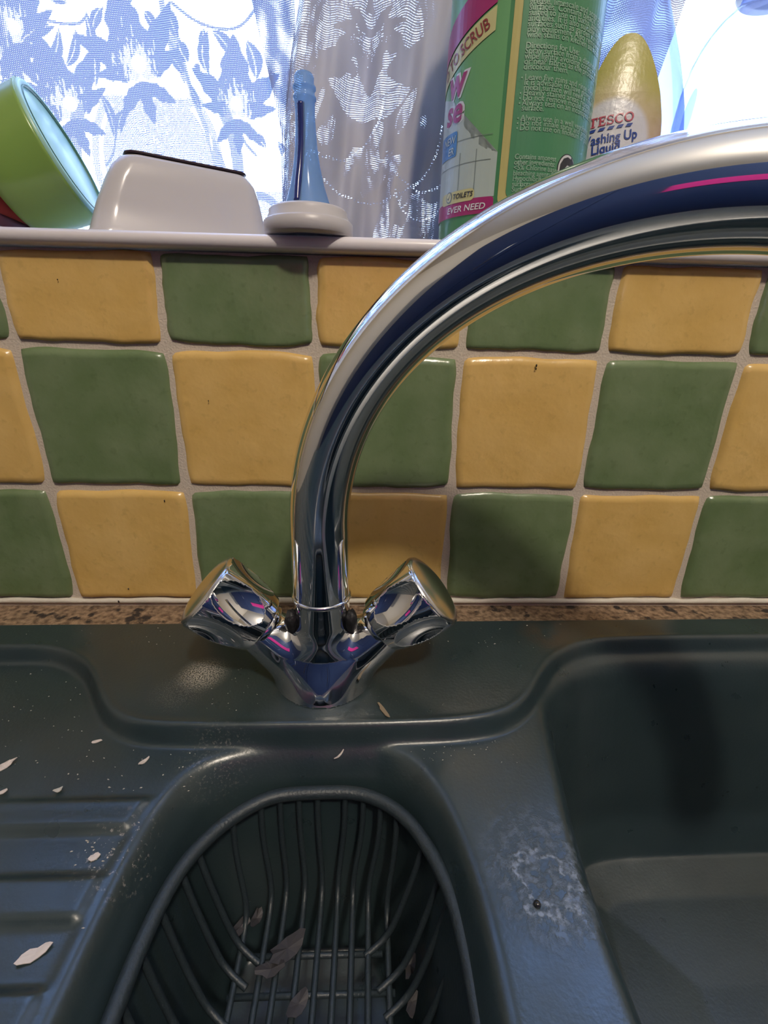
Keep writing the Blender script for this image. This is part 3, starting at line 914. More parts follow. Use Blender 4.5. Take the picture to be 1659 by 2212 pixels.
# blue flash with NEW ... ER
zn0, zn1 = h(985, 338)[1], h(985, 285)[1]; sn1 = h(989, 300)[0]
gbt.poly('blue_flash', rect_sz(sn1 - .020, sn1, zn0, zn1, .0015), I_blue, fl, .0007)
gbt.text('flash_text', 'NEW', sn1 - .0014, zn0 + (zn1 - zn0) * .55, .0058, I_tile, fl, .0010, .012, .1, .95, 'RIGHT')
gbt.text('flash_text', 'ER', sn1 - .0022, zn0 + (zn1 - zn0) * .10, .0058, I_tile, fl, .0010, .012, .1, .95, 'RIGHT')
# large lower-case brand letters running off round the bottle
sw = h(1004, 190)[0]
zw0, zw1 = h(995, 205)[1], h(1002, 140)[1]
gbt.text('big_letters', 'w', sw + .001, zw0, (zw1 - zw0) * 1.55, I_white, fl, .0005, .06, .12, .95, 'RIGHT')
gbt.text('big_letters', 'w', sw, zw0, (zw1 - zw0) * 1.5, I_mag, fl, .0008, .026, .12, .95, 'RIGHT')
ze0, ze1 = h(992, 262)[1], h(1000, 205)[1]
gbt.text('big_letters', 'se', sw + .0005, ze0, (ze1 - ze0) * 1.5, I_white, fl, .0005, .06, .12, .95, 'RIGHT')
gbt.text('big_letters', 'se', sw - .0005, ze0, (ze1 - ze0) * 1.45, I_mag, fl, .0008, .026, .12, .95, 'RIGHT')
# top bands, rising to the right
def band(pl, name, mtl, off): gbt.poly(name, seg(pl), mtl, fl, off)


zs0, zs1 = h(1062, 90)[1], h(1062, 35)[1]
slope = (h(1060, 60)[1] - h(1000, 125)[1]) / (h(1060, 60)[0] - h(1000, 125)[0])
s2 = h(1088, 30)[0] - .004
def slant(s0, s1, za, zb, sl):  # band whose height is given at s1
    return [(s0, za - (s1 - s0) * sl), (s1, za), (s1, zb), (s0, zb - (s1 - s0) * sl)]


gbt.poly('cream_band', slant(sL, s2, h(1088, 62)[1], h(1088, 8)[1], slope * .9), I_cream, fl, .0006)
rotA = math.atan(slope * .9)
gbt.text('band_text', 'D TO SCRUB', h(1062, 52)[0], h(1062, 60)[1], .0088, I_red, fl, .0009, .010, 0, .80, 'RIGHT', rot=rotA)
gbt.poly('magenta_top_band', slant(sL, s2, h(1088, 2)[1], h(1088, 2)[1] + .016, slope * .9), I_mag, fl, .0007)
# back label: gold border, deep green panel, small pale print
sb0 = h(1074, 430)[0]; sb1 = h(1262, 300)[0]
sbp = min(sb1 + .02, .062)
zbb = h(1090, 447)[1]
bl = gbt.poly('back_label', rect_sz(sb0, sbp, zbb, zt + .004, .0055), I_gold, gp_, .0003)
gbt.poly('back_panel', rect_sz(sb0 + .0050, sbp - .004, zbb + .0045, zt, .0045), I_dgrn, bl, .0006)
rows = ['grease, limescale and soap scum from', 'surfaces. Contains bleach. Ideal to be', 'suited to use on baths, basins', 'and tiles. It is also suitable for hard', 'surfaces such as garden furniture,', 'play equipment. Also removes', 'wine stains on kitchen surfaces.', '',
        'Directions for Use:', 'Spray surface from a distance of', 'wipe lightly avoiding contact with', 'or near fabrics as the product may', 'discolour them.', '', 'Leave five mins and rinse thoroughly.', 'It is advisable to have gloves on', 'metal surface will need a rinse and', 'Heavily stained areas: repeat.',
        'Do not remove mould staining on', 'Always test on an inconspicuous', 'surface.', '', 'Always use in a well ventilated area.', 'Do not inhale spray and product mist', 'Do not use on linoleum or painted']
zr1, zr0 = h(1130, 12)[1], h(1110, 283)[1]
st0 = sb0 + .0085
for k, t in enumerate(rows):
    if not t: continue
    z_ = zr1 + (zr0 - zr1) * k / (len(rows) - 1)
    gbt.text('small_print', t, st0 + (.0012 if k > 13 else 0), z_, .0042, I_pale, bl, .0009, .014 if k == 8 else .006, 0, 1.08)
    if k in (14, 17, 18, 19, 22, 23, 24):
        gbt.poly('bullet', rect_sz(st0 - .0006, st0 + .0001, z_ + .0008, z_ + .0016), I_pale, bl, .0009)
zi1, zi0 = h(1095, 345)[1], h(1090, 415)[1]
for k, t in enumerate(('Contains amongst', 'other ingredients:', '<5% Chlorine based', 'bleaching agent: Sodium', 'Hypochlorite, Non-ionic', 'surfactants, Anionic', 'Surfactants.')):
    gbt.text('small_print', t, st0, zi1 + (zi0 - zi1) * k / 6, .0040, I_pale, bl, .0009, .018 if k < 2 else .006, 0, .95)
# recycling roundel
sg, zg = h(1221, 367)
cir = [(sg + .0072 * math.cos(t), zg + .0078 * math.sin(t)) for t in np.linspace(0, 2 * PI, 41)[:-1]]
gbt.poly('roundel_edge', [(sg + (a - sg) * 1.08, zg + (b - zg) * 1.08) for a, b in cir], I_black, bl, .0008)
gbt.poly('roundel', cir, I_white, bl, .0010)


def swirl(flip):
    P = []
    for t in np.linspace(-.5 * PI, .62 * PI, 16): P.append((.0066 * math.cos(t + .9), .0072 * math.sin(t + .9)))
    P += [(-.0046, .0018), (-.0018, .0042)]
    for t in np.linspace(.55 * PI, -.25 * PI, 10): P.append((.0030 * math.cos(t + .9) + .0004, .0034 * math.sin(t + .9)))
    return [(sg + a * flip, zg + b * flip) for a, b in P]


gbt.poly('arrow', [(sg + a, zg + b) for a, b in [(-.0062, -.0020), (-.0058, .0022), (-.0036, .0054), (-.0002, .0066), (.0028, .0058), (.0030, .0072), (.0062, .0034), (.0026, .0004), (.0027, .0022), (.0002, .0024), (-.0016, .0006), (-.0022, -.0016), (-.0016, -.0052), (-.0040, -.0058)]], I_black, bl, .0012)
gbt.poly('arrow', [(sg + a, zg + b) for a, b in [(.0064, .0004), (.0060, -.0030), (.0040, -.0058), (.0006, -.0070), (-.0006, -.0066), (.0000, -.0030), (.0024, -.0024), (.0036, -.0004), (.0048, .0008)]], I_black, bl, .0012)

# washing-up liquid bottle, clear with an oval label
tb = Bottle(float(on_y(1466, 300, .085)[0]) - .0500, .0850, .0500, .0340, [(0, .90), (.003, .98), (.010, 1.0), (.055, 1.03), (.072, 1.03), (.090, .99), (.105, .93), (.120, .84), (.135, .73), (.150, .60), (.165, .47), (.180, .36), (.19, .33), (.20, .33)])
tp_ = thing('washing_up_bottle', 'clear washing up liquid bottle with an oval yellow label reading Lemon', 'bottle', loc=(tb.cx, tb.cy, SILL_T))
tb.body('bottle_body', M_clear, tp_)
lathe('cap', [(.0120, .198), (.0150, .199), (.0150, .215), (.008, .222), (.0001, .223)], M_wplas, tp_, (tb.cx, tb.cy, SILL_T), n=40)
hT = tb.hit
sA, zA = hT(1357, 72); sB, zB = hT(1429, 270); sA = sB - (sB - sA) * 1.0
sC = hT(1350, 250)[0]; hw = max(.02, sB - sC)
zmid = zB - .004
lab = []
for t in np.linspace(0, 2 * PI, 61)[:-1]:
    x = math.cos(t); y = math.sin(t)
    lab.append((sC - .005 * max(y, 0) + hw * math.copysign(abs(x) ** .85, x), zmid + (zA - zmid) * y if y > 0 else zmid + (zmid - .008) * y * abs(y) ** .2))
M_lab, n_, l_, b_ = mat('print_oval_label'); g = NG(M_lab); P_ = g.coord()
spx = n_.new('ShaderNodeSeparateXYZ'); l_.new(P_, spx.inputs[0])
zz = spx.outputs[2]
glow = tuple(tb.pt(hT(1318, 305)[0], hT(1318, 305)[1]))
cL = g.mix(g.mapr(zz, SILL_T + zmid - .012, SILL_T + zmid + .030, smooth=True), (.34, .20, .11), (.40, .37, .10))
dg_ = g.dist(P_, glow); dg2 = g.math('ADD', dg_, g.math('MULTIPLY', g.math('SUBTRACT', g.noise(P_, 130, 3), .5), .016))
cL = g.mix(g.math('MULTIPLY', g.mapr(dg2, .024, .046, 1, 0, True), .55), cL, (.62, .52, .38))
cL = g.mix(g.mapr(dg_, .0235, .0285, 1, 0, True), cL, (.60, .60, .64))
l_.new(cL, b_.inputs['Base Color']); b_.inputs['Roughness'].default_value = .3
l_.new(g.bump(g.noise(P_, 250, 3), .25, .001), b_.inputs['Normal'])
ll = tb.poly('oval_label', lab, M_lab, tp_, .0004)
I_tred = pr_('print_shop_red', (.42, .06, .10)); I_tblue = pr_('print_shop_blue', (.015, .05, .26))
szT = hT(1370, 262)
sR0 = hT(1369, 262)[0]; sL0 = hT(1272, 278)[0]
zTb = hT(1322, 272)[1]
rotT = math.atan((hT(1368, 258)[1] - hT(1275, 276)[1]) / (hT(1368, 258)[0] - hT(1275, 276)[0]))
# shop name in slab-serif capitals drawn letter by letter
def slab(letter):
    B = lambda x0, y0, x1, y1: [(x0, y0), (x1, y0), (x1, y1), (x0, y1)]
    def arc(cx, cy, rx, ry, a0, a1, w, n=14):
        o = [(cx + rx * math.cos(t), cy + ry * math.sin(t)) for t in np.linspace(a0, a1, n)]
        i = [(cx + (rx - w) * math.cos(t), cy + (ry - w * .8) * math.sin(t)) for t in np.linspace(a1, a0, n)]
        i = i[::-1]
        return [[o[q_], o[q_ + 1], i[q_ + 1], i[q_]] for q_ in range(n - 1)]
    if letter == 'T': return [B(.32, 0, .5, 1), B(.2, 0, .62, .1), B(0, .86, .82, 1), B(0, .68, .09, .9), B(.73, .68, .82, .9)], .9
    if letter == 'E': return [B(.1, 0, .28, 1), B(0, 0, .7, .13), B(0, .87, .68, 1), B(.2, .45, .55, .57), B(.61, .1, .7, .3), B(.6, .7, .68, .9), B(.47, .37, .55, .65)], .8
    if letter == 'S': return arc(.34, .73, .31, .27, .12 * PI, 1.5 * PI, .13) + arc(.36, .27, .33, .27, .5 * PI, -.88 * PI, .13) + [B(.54, .72, .63, 1), B(.04, 0, .13, .3)], .78
    if letter == 'C': return arc(.46, .5, .46, .5, .24 * PI, 1.76 * PI, .16, 24) + [B(.72, .68, .80, 1)], .92
    return arc(.47, .5, .47, .5, 0, 2 * PI, .16, 36), 1.0


wid = sum(slab(c)[1] for c in 'TESCO'); hT_ = .0058; kx = (sR0 - sL0) / math.cos(rotT) / wid
bm = bmesh.new(); cx_ = 0
for ch in 'TESCO':
    ps, adv = slab(ch)
    for p in ps:
        vs = [bm.verts.new(((cx_ + a) * kx, b * hT_, 0)) for a, b in p]
        f = bm.faces.new(vs)
    cx_ += adv
bmesh.ops.triangulate(bm, faces=bm.faces[:], ngon_method='EAR_CLIP')


def place(bm, s0, z0, rot):
    for v in bm.verts:
        x, y = v.co.x, v.co.y; v.co = Vector((s0 + x * math.cos(rot) - y * math.sin(rot), z0 + x * math.sin(rot) + y * math.cos(rot), 0))


place(bm, sL0, hT(1273, 280)[1], rotT); tb.lay('shop_name', bm, I_tred, ll, .0009, .004)
bm = bmesh.new()
for k in range(5):
    x = k * kx * wid / 5
    vs = [bm.verts.new((x + a * kx * wid / 5, b, 0)) for a, b in ((0, -.0030), (.62, -.0030), (.86, -.0012), (.24, -.0012))]; bm.faces.new(vs)
place(bm, sL0, hT(1273, 280)[1], rotT); tb.lay('stripe', bm, I_tblue, ll, .0009, .004)
tb.text('product_name', 'Washing Up', hT(1377, 285)[0], hT(1377, 299)[1], .0082, I_tblue, ll, .0009, .016, 0, .94, 'RIGHT', .004, rotT)
tb.text('product_name', 'Liquid', hT(1339, 320)[0], hT(1339, 325)[1], .0082, I_tblue, ll, .0009, .016, 0, .94, 'RIGHT', .004, rotT)
tb.text('product_name', 'Lemon', hT(1325, 345)[0], hT(1325, 349)[1], .0050, I_tblue, ll, .0009, .006, 0, 1.0, 'RIGHT', .004, rotT)

# second clear bottle, round shouldered, with moulded ovals and a grey cap
b3 = Bottle(.2725, .0540, .0520, .0420, [(0, .90), (.004, .98), (.012, 1.0), (.067, 1.0), (.092, .985), (.109, .95), (.123, .89), (.134, .80), (.143, .69), (.150, .56), (.154, .45), (.1600, .42)])
bp_ = thing('clear_bottle', 'round shouldered clear plastic bottle with a grey cap at the far right of the sill', 'bottle', loc=(b3.cx, b3.cy, SILL_T))
b3.body('bottle_body', M_clear2, bp_)
M_grey = simple('grey_plastic', (.20, .20, .22), .5)
lathe('cap', [(.0001, .1602), (.0235, .1602), (.0250, .162), (.0250, .180), (.022, .184), (.0001, .185)], M_grey, bp_, (b3.cx, b3.cy, SILL_T), n=48)
M_emb = clear('moulded_plastic', (.62, .72, .97), .1, .25)
for (px, py, ra, rz, rot) in ((1508, 100, .0045, .0165, .18), (1484, 255, .0042, .0160, .10)):
    s_, z_ = b3.hit(px, py)
    o = [(s_ + ra * math.cos(t) + math.sin(rot) * rz * math.sin(t), z_ + rz * math.sin(t)) for t in np.linspace(0, 2 * PI, 33)[:-1]]
    b3.poly('moulded_oval', o, M_emb, bp_, .0006, .002)

# ------------------------------------------------------------------ lace curtains
def noise2(u, v, seed):
    r = np.random.default_rng(seed); o = np.zeros_like(u)
    for k in range(10):
        a_, b_, p_ = r.normal(0, 1, 2).tolist() + [r.uniform(0, 6.28)]
        o = o + np.sin(u * a_ + v * b_ + p_)
    return o / 10 ** .5


def petal(u, v, c, ang, ln, wd, pw=.75):
    a_ = math.radians(ang); du, dv = u - c[0], v - c[1]
    t = (du * math.cos(a_) + dv * math.sin(a_)) / ln; n_ = (-du * math.sin(a_) + dv * math.cos(a_))
    tt = np.clip(t, 0, 1)
    w_ = wd * np.sin(PI * tt ** pw) ** .8 * (1 + .10 * np.sin(tt * 22))
    return (np.abs(n_) < w_) & (t > 0) & (t < 1), tt, n_ / (wd + 1e-9)


def flower(D, u, v, c, s, rot):
    streak = noise2(u * 3500, v * 500, 3)
    for ang, ln, wd, st, pw in ((90, 1.0, .27, .0, .62), (142, .92, .17, .15, .55), (38, .92, .19, .15, .55), (172, .62, .10, .35, .6), (8, .66, .12, .35, .6)):
        m_, t, n_ = petal(u, v, c, ang + rot, ln * s, wd * s, pw)
        val = np.where(t + streak * .16 * (1 - np.abs(n_)) > .30, .96, .34)
        D = np.where(m_, np.maximum(D, val), D)
    base = (c[0] + math.sin(math.radians(rot)) * s * .12, c[1] - math.cos(math.radians(rot)) * s * .12)
    base = (base[0], base[1])
    for ang in (-90, -40, -140):
        m_, t, n_ = petal(u, v, (c[0], c[1] - s * .10), ang + rot, .50 * s, .085 * s, 1.0)
        D = np.where(m_, .97, D)
    r_ = np.hypot(u - c[0], v - c[1] - .10 * s)
    D = np.where(r_ < .10 * s, .05, D)
    return D


def leaf(D, u, v, p0, p1, wd, curve=0., val=.95):
    p0, p1 = np.array(p0), np.array(p1); d_ = p1 - p0; L_ = np.linalg.norm(d_); d_ /= L_
    t = ((u - p0[0]) * d_[0] + (v - p0[1]) * d_[1]) / L_; n_ = -(u - p0[0]) * d_[1] + (v - p0[1]) * d_[0]
    n_ = n_ - curve * L_ * 4 * t * (1 - t)
    w_ = wd * np.sin(PI * np.clip(t, 0, 1)) ** .8
    return np.where((np.abs(n_) < w_) & (t > 0) & (t < 1), np.maximum(D, np.where(np.abs(n_ / (wd + 1e-9) + .15) < .10, .3, val)), D)


YC = .140


def cp(px, py): p = on_y(px, py, YC); return (p[0], p[2])


PXM = .00047    # metres per pixel on the curtain plane


def pattern(u, v):
    D = .04 + .02 * noise2(u * 900, v * 700, 8)
    # close-knit scalloped border
    sc = cp(330, 345); r_ = np.hypot((u - sc[0]) / 1.0, (v - sc[1]) / 1.15)
    fan = (r_ < .060) & (v < cp(0, 180)[1])
    D = np.where(fan, np.maximum(D, .45 + .35 * np.sin(r_ * 5200) * (noise2(u * 1200, v * 2500, 4) > -.4)), D)
    for rr, w_ in ((.050, .0020), (.060, .0026), (.071, .0050)):
        D = np.where((np.abs(r_ - rr) < w_) & (v < cp(0, 200)[1]), .08 if w_ < .003 else .7, D)
    for sc2 in (cp(560, 470), cp(60, 400)):
        r2 = np.hypot(u - sc2[0], v - sc2[1])
        D = np.where((r2 < .05) & (v < sc2[1] + .022), np.maximum(D, .35 + .3 * np.sin(r2 * 4800)), D)
        D = np.where((np.abs(r2 - .018) < .003), .8, D)
    for px, py, s, rot in ((283, 135, 128, 14), (133, 225, 118, 20), (508, 235, 108, -2), (10, 60, 120, 24), (420, 420, 60, 40)):
        D = flower(D, u, v, cp(px, py), s * PXM, rot)
    for a_, b_, w_, c_ in (((140, 40), (118, 122), 9, .12), ((163, 0), (187, 168), 10, .06), ((200, -10), (182, 44), 9, -.1), ((292, -5), (318, 36), 8, .05), ((90, 30), (25, 82), 11, -.12),
                           ((100, 35), (64, 128), 10, .15), ((196, 182), (232, 292), 8, .10), ((0, 50), (42, 176), 10, -.1), ((5, 100), (12, 180), 10, .1), ((262, 222), (245, 275), 9, -.2),
                           ((436, 55), (427, 90), 8, .1), ((445, 60), (446, 152), 11, -.16), ((455, 58), (502, 124), 10, .12), ((530, 78), (551, 162), 13, .1), ((538, 286), (572, 312), 8, .1), ((345, -5), (372, 66), 10, .05),
                           ((326, 40), (345, 75), 8, .1), ((398, 165), (425, 225), 6, .0), ((597, 300), (606, 330), 6, .2), ((410, 130), (425, 145), 8, 0), ((375, 70), (398, 118), 12, -.1), ((345, 90), (385, 145), 9, .1),
                           ((225, 0), (300, -60), 9, .1), ((120, -20), (60, -80), 10, .1), ((480, -60), (520, -20), 9, .1)):
        D = leaf(D, u, v, cp(*a_), cp(*b_), w_ * PXM, c_)
    # stems
    for pl_ in ([(45, 5), (90, 22), (150, 30), (165, 10)], [(362, -10), (400, 25), (440, 50), (490, 58), (520, 45), (545, 10)], [(515, 280), (530, 310), (550, 330)], [(232, 290), (228, 320), (212, 345)], [(400, 170), (380, 110), (340, 50)]):
        Q = smooth_line([cp(*p) for p in pl_], 2)
        for A_, B_ in zip(Q[:-1], Q[1:]):
            ab = B_ - A_; t = np.clip(((u - A_[0]) * ab[0] + (v - A_[1]) * ab[1]) / (ab @ ab + 1e-12), 0, 1)
            D = np.where(np.hypot(u - A_[0] - t * ab[0], v - A_[1] - t * ab[1]) < .0009, np.maximum(D, .8), D)
    # repeats of the flower above the frame
    for k, (x, z) in enumerate(((-.30, .55), (-.17, .56), (-.05, .55), (-.24, .68), (-.11, .69), (-.38, .66), (-.30, .82), (-.17, .83))):
        D = flower(D, u, v, (x, z), .055, 8 * (-1) ** k)
    return np.clip(D, 0, 1)


def sheet(name, U, Vg, pos, dens, mtl, parent):
    """U,Vg: parameter grids; pos -> xyz arrays"""
    X, Y, Z = pos
    a, b = U.shape
    ii, jj = np.meshgrid(np.arange(a - 1), np.arange(b - 1), indexing='ij')
    q = (ii * b + jj).ravel(); F = np.stack([q, q + b, q + b + 1, q + 1], 1)
    me = bpy.data.meshes.new(name)
    Vv = np.stack([X, Y, Z], -1).reshape(-1, 3)
    me.vertices.add(len(Vv)); me.vertices.foreach_set('co', Vv.ravel())
    me.loops.add(F.size); me.loops.foreach_set('vertex_index', F.ravel())
    me.polygons.add(len(F)); me.polygons.foreach_set('loop_start', np.arange(0, F.size, 4)); me.polygons.foreach_set('loop_total', np.full(len(F), 4))
    me.update(calc_edges=True); me.materials.append(mtl); me.polygons.foreach_set('use_smooth', [True] * len(F))
    uvl = me.uv_layers.new(name='weave'); uvs = np.stack([U, Vg], -1).reshape(-1, 2)[F.ravel()]; uvl.data.foreach_set('uv', uvs.ravel())
    at = me.attributes.new('dens', 'FLOAT', 'POINT'); at.data.foreach_set('value', dens.ravel().astype(np.float32))
    o = bpy.data.objects.new(name, me); col.objects.link(o)
    if parent:
        o.parent = parent; o.matrix_parent_inverse = Matrix.Translation(-Vector(parent.location))
    return o


TOPZ = 1.33
lc = thing('lace_curtain', 'flat white lace curtain with lotus flowers, brightly backlit at left of window', 'curtain', loc=(-.25, YC, TOPZ))
us = np.r_[np.linspace(-.66, -.36, 60)[:-1], np.arange(-.36, -.045, .0007)]
vs = np.r_[np.arange(SILL_T + .0010, .475, .0007), np.linspace(.476, TOPZ, 110)]
U, Vg = np.meshgrid(us, vs, indexing='ij')
fold = .006 * np.sin((U + .22) * 24 + (Vg - .28) * 10) + .0025 * np.sin(U * 70 + Vg * 18)
Yp = YC + .010 + fold + .012 * sstep(-.30, -.42, U)
D = pattern(U, Vg)
# soft diagonal fold where the cloth doubles on itself
fl0, fl1 = cp(352, 0), cp(455, 345)
tt = (Vg - fl1[1]) / (fl0[1] - fl1[1]); xl = fl1[0] + (fl0[0] - fl1[0]) * tt
band_ = np.abs(U - xl - .004 * np.sin(Vg * 40)) < .0042 + .002 * np.sin(Vg * 60)
D = np.where(band_ & (noise2(U * 700, Vg * 200, 12) > -.6), np.maximum(D, .62), D)
left = sstep(cp(60, 100)[0], cp(-10, 100)[0], U)
D = np.clip(np.maximum(D, left * (.55 + .4 * noise2(U * 260, Vg * 120, 5))), 0, 1)
sheet('net_panel', U, Vg, (U, Yp, Vg), D, M_lace, lc)
# turned-back edge of the same curtain, two layers deep
def edge_x(z, pts):
    P = np.array([cp(*p) for p in pts]); o = np.argsort(P[:, 1]); return np.interp(z, P[o, 1], P[o, 0])


vs2 = np.r_[np.arange(SILL_T + .0010, .475, .0008), np.linspace(.476, TOPZ, 60)]
ts = np.linspace(0, 1, 90)
T, Vg2 = np.meshgrid(ts, vs2, indexing='ij')
xl = edge_x(Vg2, [(612, 500), (610, 290), (590, 200), (566, 100), (545, 0), (500, -200)]); xr = edge_x(Vg2, [(640, 500), (640, 290), (640, 0), (640, -200)])
Xp = xl + (xr - xl) * T
Yp = YC - .004 + .003 * np.sin(T * 5) + .002 * np.sin(Vg2 * 50 + T * 6)
Dq = np.clip(.62 + .45 * noise2(Xp * 300, Vg2 * 90, 21) + .25 * (np.sin(Vg2 * 260 + Xp * 200) > .3), .1, 1)
sheet('turned_edge', Xp, Vg2, (Xp, Yp, Vg2), Dq, M_lace, lc)
tube('rod', [(-.69, YC + .002, TOPZ + .006), (.05, YC + .002, TOPZ + .006), (.79, YC + .002, TOPZ + .006)], .005, M_sill, lc, 10)

gc = thing('gathered_curtain', 'thick gathered grey-white lace curtain bunched behind the blue tube and green bottle', 'curtain', loc=(.08, YC - .014, TOPZ))
ts = np.linspace(0, 1, 560)
vs3 = np.r_[np.arange(SILL_T + .0010, .475, .0009), np.linspace(.476, TOPZ, 70)]
T, Vg3 = np.meshgrid(ts, vs3, indexing='ij')
xl = edge_x(Vg3, [(598, 520), (612, 380), (618, 250), (630, 120), (645, 0), (665, -200)]); xr = edge_x(Vg3, [(1330, 420), (1400, 250), (1440, 130), (1484, 0), (1560, -250)])
Xp = xl + (xr - xl) * T
hang = sstep(.28, .60, Vg3)
Yp = YC - .014 + (.009 * np.sin(T * 22 + Vg3 * 9) + .0045 * np.sin(T * 51 - Vg3 * 22 + 1) + .0020 * np.sin(T * 110 + Vg3 * 40)) * (1 - .3 * hang) + .016 * T + .004 * np.sin(Vg3 * 30 + T * 9) - .014 * sstep(.06, .0, T) * 0
Yp = Yp + .02 * sstep(.03, 0, T)
w1 = noise2(T * 60, Vg3 * 90, 31); w2 = noise2(T * 18, Vg3 * 45, 33)
Dq = np.full_like(T, 1.3)
Dq = np.where(w1 + .5 * w2 > .70, .80, Dq)
strip = np.abs(T - (.30 + .25 * (Vg3 - .28))) < .014 + .008 * np.sin(Vg3 * 90)
Dq = np.where(strip & (Vg3 < .36), .64, Dq)
# one flower and beaded arcs in the weave
fc = cp(800, 95); Xe, Ze = Xp, Vg3
fan = (np.hypot(Xe - fc[0], (Ze - fc[1]) * .8) < .042) & (Ze < fc[1] + .03)
Dq = np.where(fan & (w2 > -.6), .80 + .12 * np.sin(Ze * 3000), Dq)
fl_ = flower(np.zeros_like(T), Xe, Ze, cp(800, 60), .045, 180)
Dq = np.where(fl_ > .5, 1.4, Dq)
for cc0, rr in ((cp(700, 200), .050), (cp(800, 260), .062), (cp(910, 330), .030), (cp(905, 420), .022)):
    r_ = np.hypot(Xe - cc0[0], Ze - cc0[1])
    Dq = np.where((np.abs(r_ - rr) < .0009) & (np.sin(np.arctan2(Ze - cc0[1], Xe - cc0[0]) * rr * 2200) > 0) & (Ze < cc0[1]), .25, Dq)
el = sstep(.075, .0, T)
Dq = np.where((T < .075), np.clip(.86 + .22 * noise2(T * 300, Vg3 * 230, 37) - .18 * (np.sin(Vg3 * 330) > .5), .5, 1.05), Dq)
Dq = np.where(T > .74, np.clip(.80 + .3 * noise2(T * 50, Vg3 * 110, 39), .35, 1), Dq)
sheet('gathered_panel', T * .52, Vg3, (Xp, Yp, Vg3), Dq, M_lace2, gc)
# lining layer of the same gathered cloth behind it
ts = np.linspace(0, 1, 160); vs4 = np.linspace(SILL_T + .001, TOPZ, 120)
T, V4 = np.meshgrid(ts, vs4, indexing='ij')
xl = edge_x(V4, [(625, 520), (640, 250), (670, 0), (690, -200)]); xr = edge_x(V4, [(1180, 420), (1210, 250), (1260, 0), (1300, -250)])
Xp = xl + (xr - xl) * T
Dq = np.clip(.72 + .35 * noise2(T * 40, V4 * 70, 44), .25, 1.0)
Dq = np.where((np.hypot(Xp - fc[0], (V4 - fc[1]) * .8) < .045) | (noise2(T * 90, V4 * 160, 45) > 1.0), .2, Dq)
sheet('back_layer', T * .40 + .0004, V4, (Xp, YC + .012 + .006 * np.sin(T * 30 + V4 * 11), V4), Dq, M_lace2, gc)

# ------------------------------------------------------------------ bits on the sink
def flake(name, px, py, z, ln, wd, ang, mtl, label, cat, group, curl=.0012, seed=1):
    r = np.random.default_rng(seed); p = on_z(px, py, z); n_ = 14
    V, F = [], []
    for k in range(n_):
        t = 2 * PI * k / n_; rr = 1 + r.normal(0, .12)
        x, y = ln / 2 * math.cos(t) * rr, wd / 2 * math.sin(t) * rr
        V.append((x, y, curl * (math.cos(t) ** 2) + .0003))
    V.append((0, 0, .0003)); m_ = len(V)
    V += [(x, y, z_ + .0004) for x, y, z_ in V]
    for k in range(n_):
        F += [(k, n_, (k + 1) % n_), (m_ + k, m_ + (k + 1) % n_, m_ + n_), (k, (k + 1) % n_, m_ + (k + 1) % n_, m_ + k)]
    c_, s_ = math.cos(ang), math.sin(ang)
    V = [(p[0] + x * c_ - y * s_, p[1] + x * s_ + y * c_, z + q_) for x, y, q_ in V]
    return tag(mesh_obj(name, V, F, mtl, None, smooth=False), label, cat, group)


ZL = ZD - .001
GR = 'dry skin flakes on the drainer'
flake('onion_flake', 76, 2062, ZL, .0118, .0046, .55, M_skin, 'largest pale onion skin flake, lying in the front drainer groove', 'flake', GR, .0008, 2)
flake('onion_flake', 8, 1657, ZL + .0008, .0105, .0052, .75, M_skin, 'pale onion skin flake at the left edge of the drainer', 'flake', GR, .0016, 3)
flake('onion_flake', 4, 1713, ZL + .0022, .0056, .0022, .5, M_skin, 'narrow pale sliver just below the flake at the left edge', 'flake', GR, .0008, 4)
flake('onion_flake', 210, 1603, ZL + .0008, .0055, .0021, .3, M_skin, 'slim pale flake lying near the foot of the ledge step', 'flake', GR, .0006, 5)
flake('onion_flake', 312, 1646, ZL + .0008, .0056, .0024, .9, M_skin, 'pale pointed flake midway between ledge step and first drainer rib', 'flake', GR, .0008, 6)
flake('onion_flake', 127, 1708, ZL + .0018, .0042, .0026, .5, M_crumb, 'small whitish lump on the first drainer rib', 'flake', GR, .0010, 7)
flake('onion_flake', 205, 1852, ZL - .0002, .0046, .0034, .6, M_skin, 'pale grey flake among crumbs in the first drainer groove', 'flake', GR, .0008, 8)
flake('onion_flake', 303, 1655, -.0045, .0001 + .0034, .0016, 1.2, M_crumb, 'tiny upright white flake on the ledge step face', 'flake', GR, .0005, 9) if False else None
flake('grass_straw', 733, 1634, ZD - .004, .0085, .0012, .9, M_skin, 'thin bent straw on the back slope of the small bowl', 'straw', None, .0020, 10)
flake('wood_sliver', 828, 1535, .0002, .0135, .0026, -1.1, simple('tan_sliver', (.24, .19, .13), .8), 'tan sliver of dirt on the ledge right of the tap foot', 'sliver', None, .0003, 11)
GB = 'onion skins in the strainer basket'
M_skin2 = simple('wet_onion_skin', (.030, .028, .030), .6, var=.3, bscale=200)
for k, (px, py, ln, wd, an, lb) in enumerate(((622, 2050, .019, .010, .7, 'large crumpled brown onion skin lying across the basket floor'), (585, 2095, .015, .006, .2, 'folded onion skin in front of the large crumpled one'),
                                              (885, 2085, .0125, .0060, 1.4, 'pale onion skin strip against the right side of the basket'), (890, 2165, .012, .0050, 1.3, 'ragged onion skin piece low on the right of the basket'),
                                              (555, 1985, .010, .005, 1.2, 'small torn skin caught between the back left bars'), (520, 2005, .012, .006, 1.0, 'wispy torn skin caught on the left bars'), (645, 2170, .014, .007, .9, 'torn skin scrap at the front of the basket floor'))):
    flake('onion_skin', px, py, ZB + .0030, ln, wd, an, M_skin2, lb, 'onion skin', GB, .0026 if k < 2 else .0018, 30 + k)
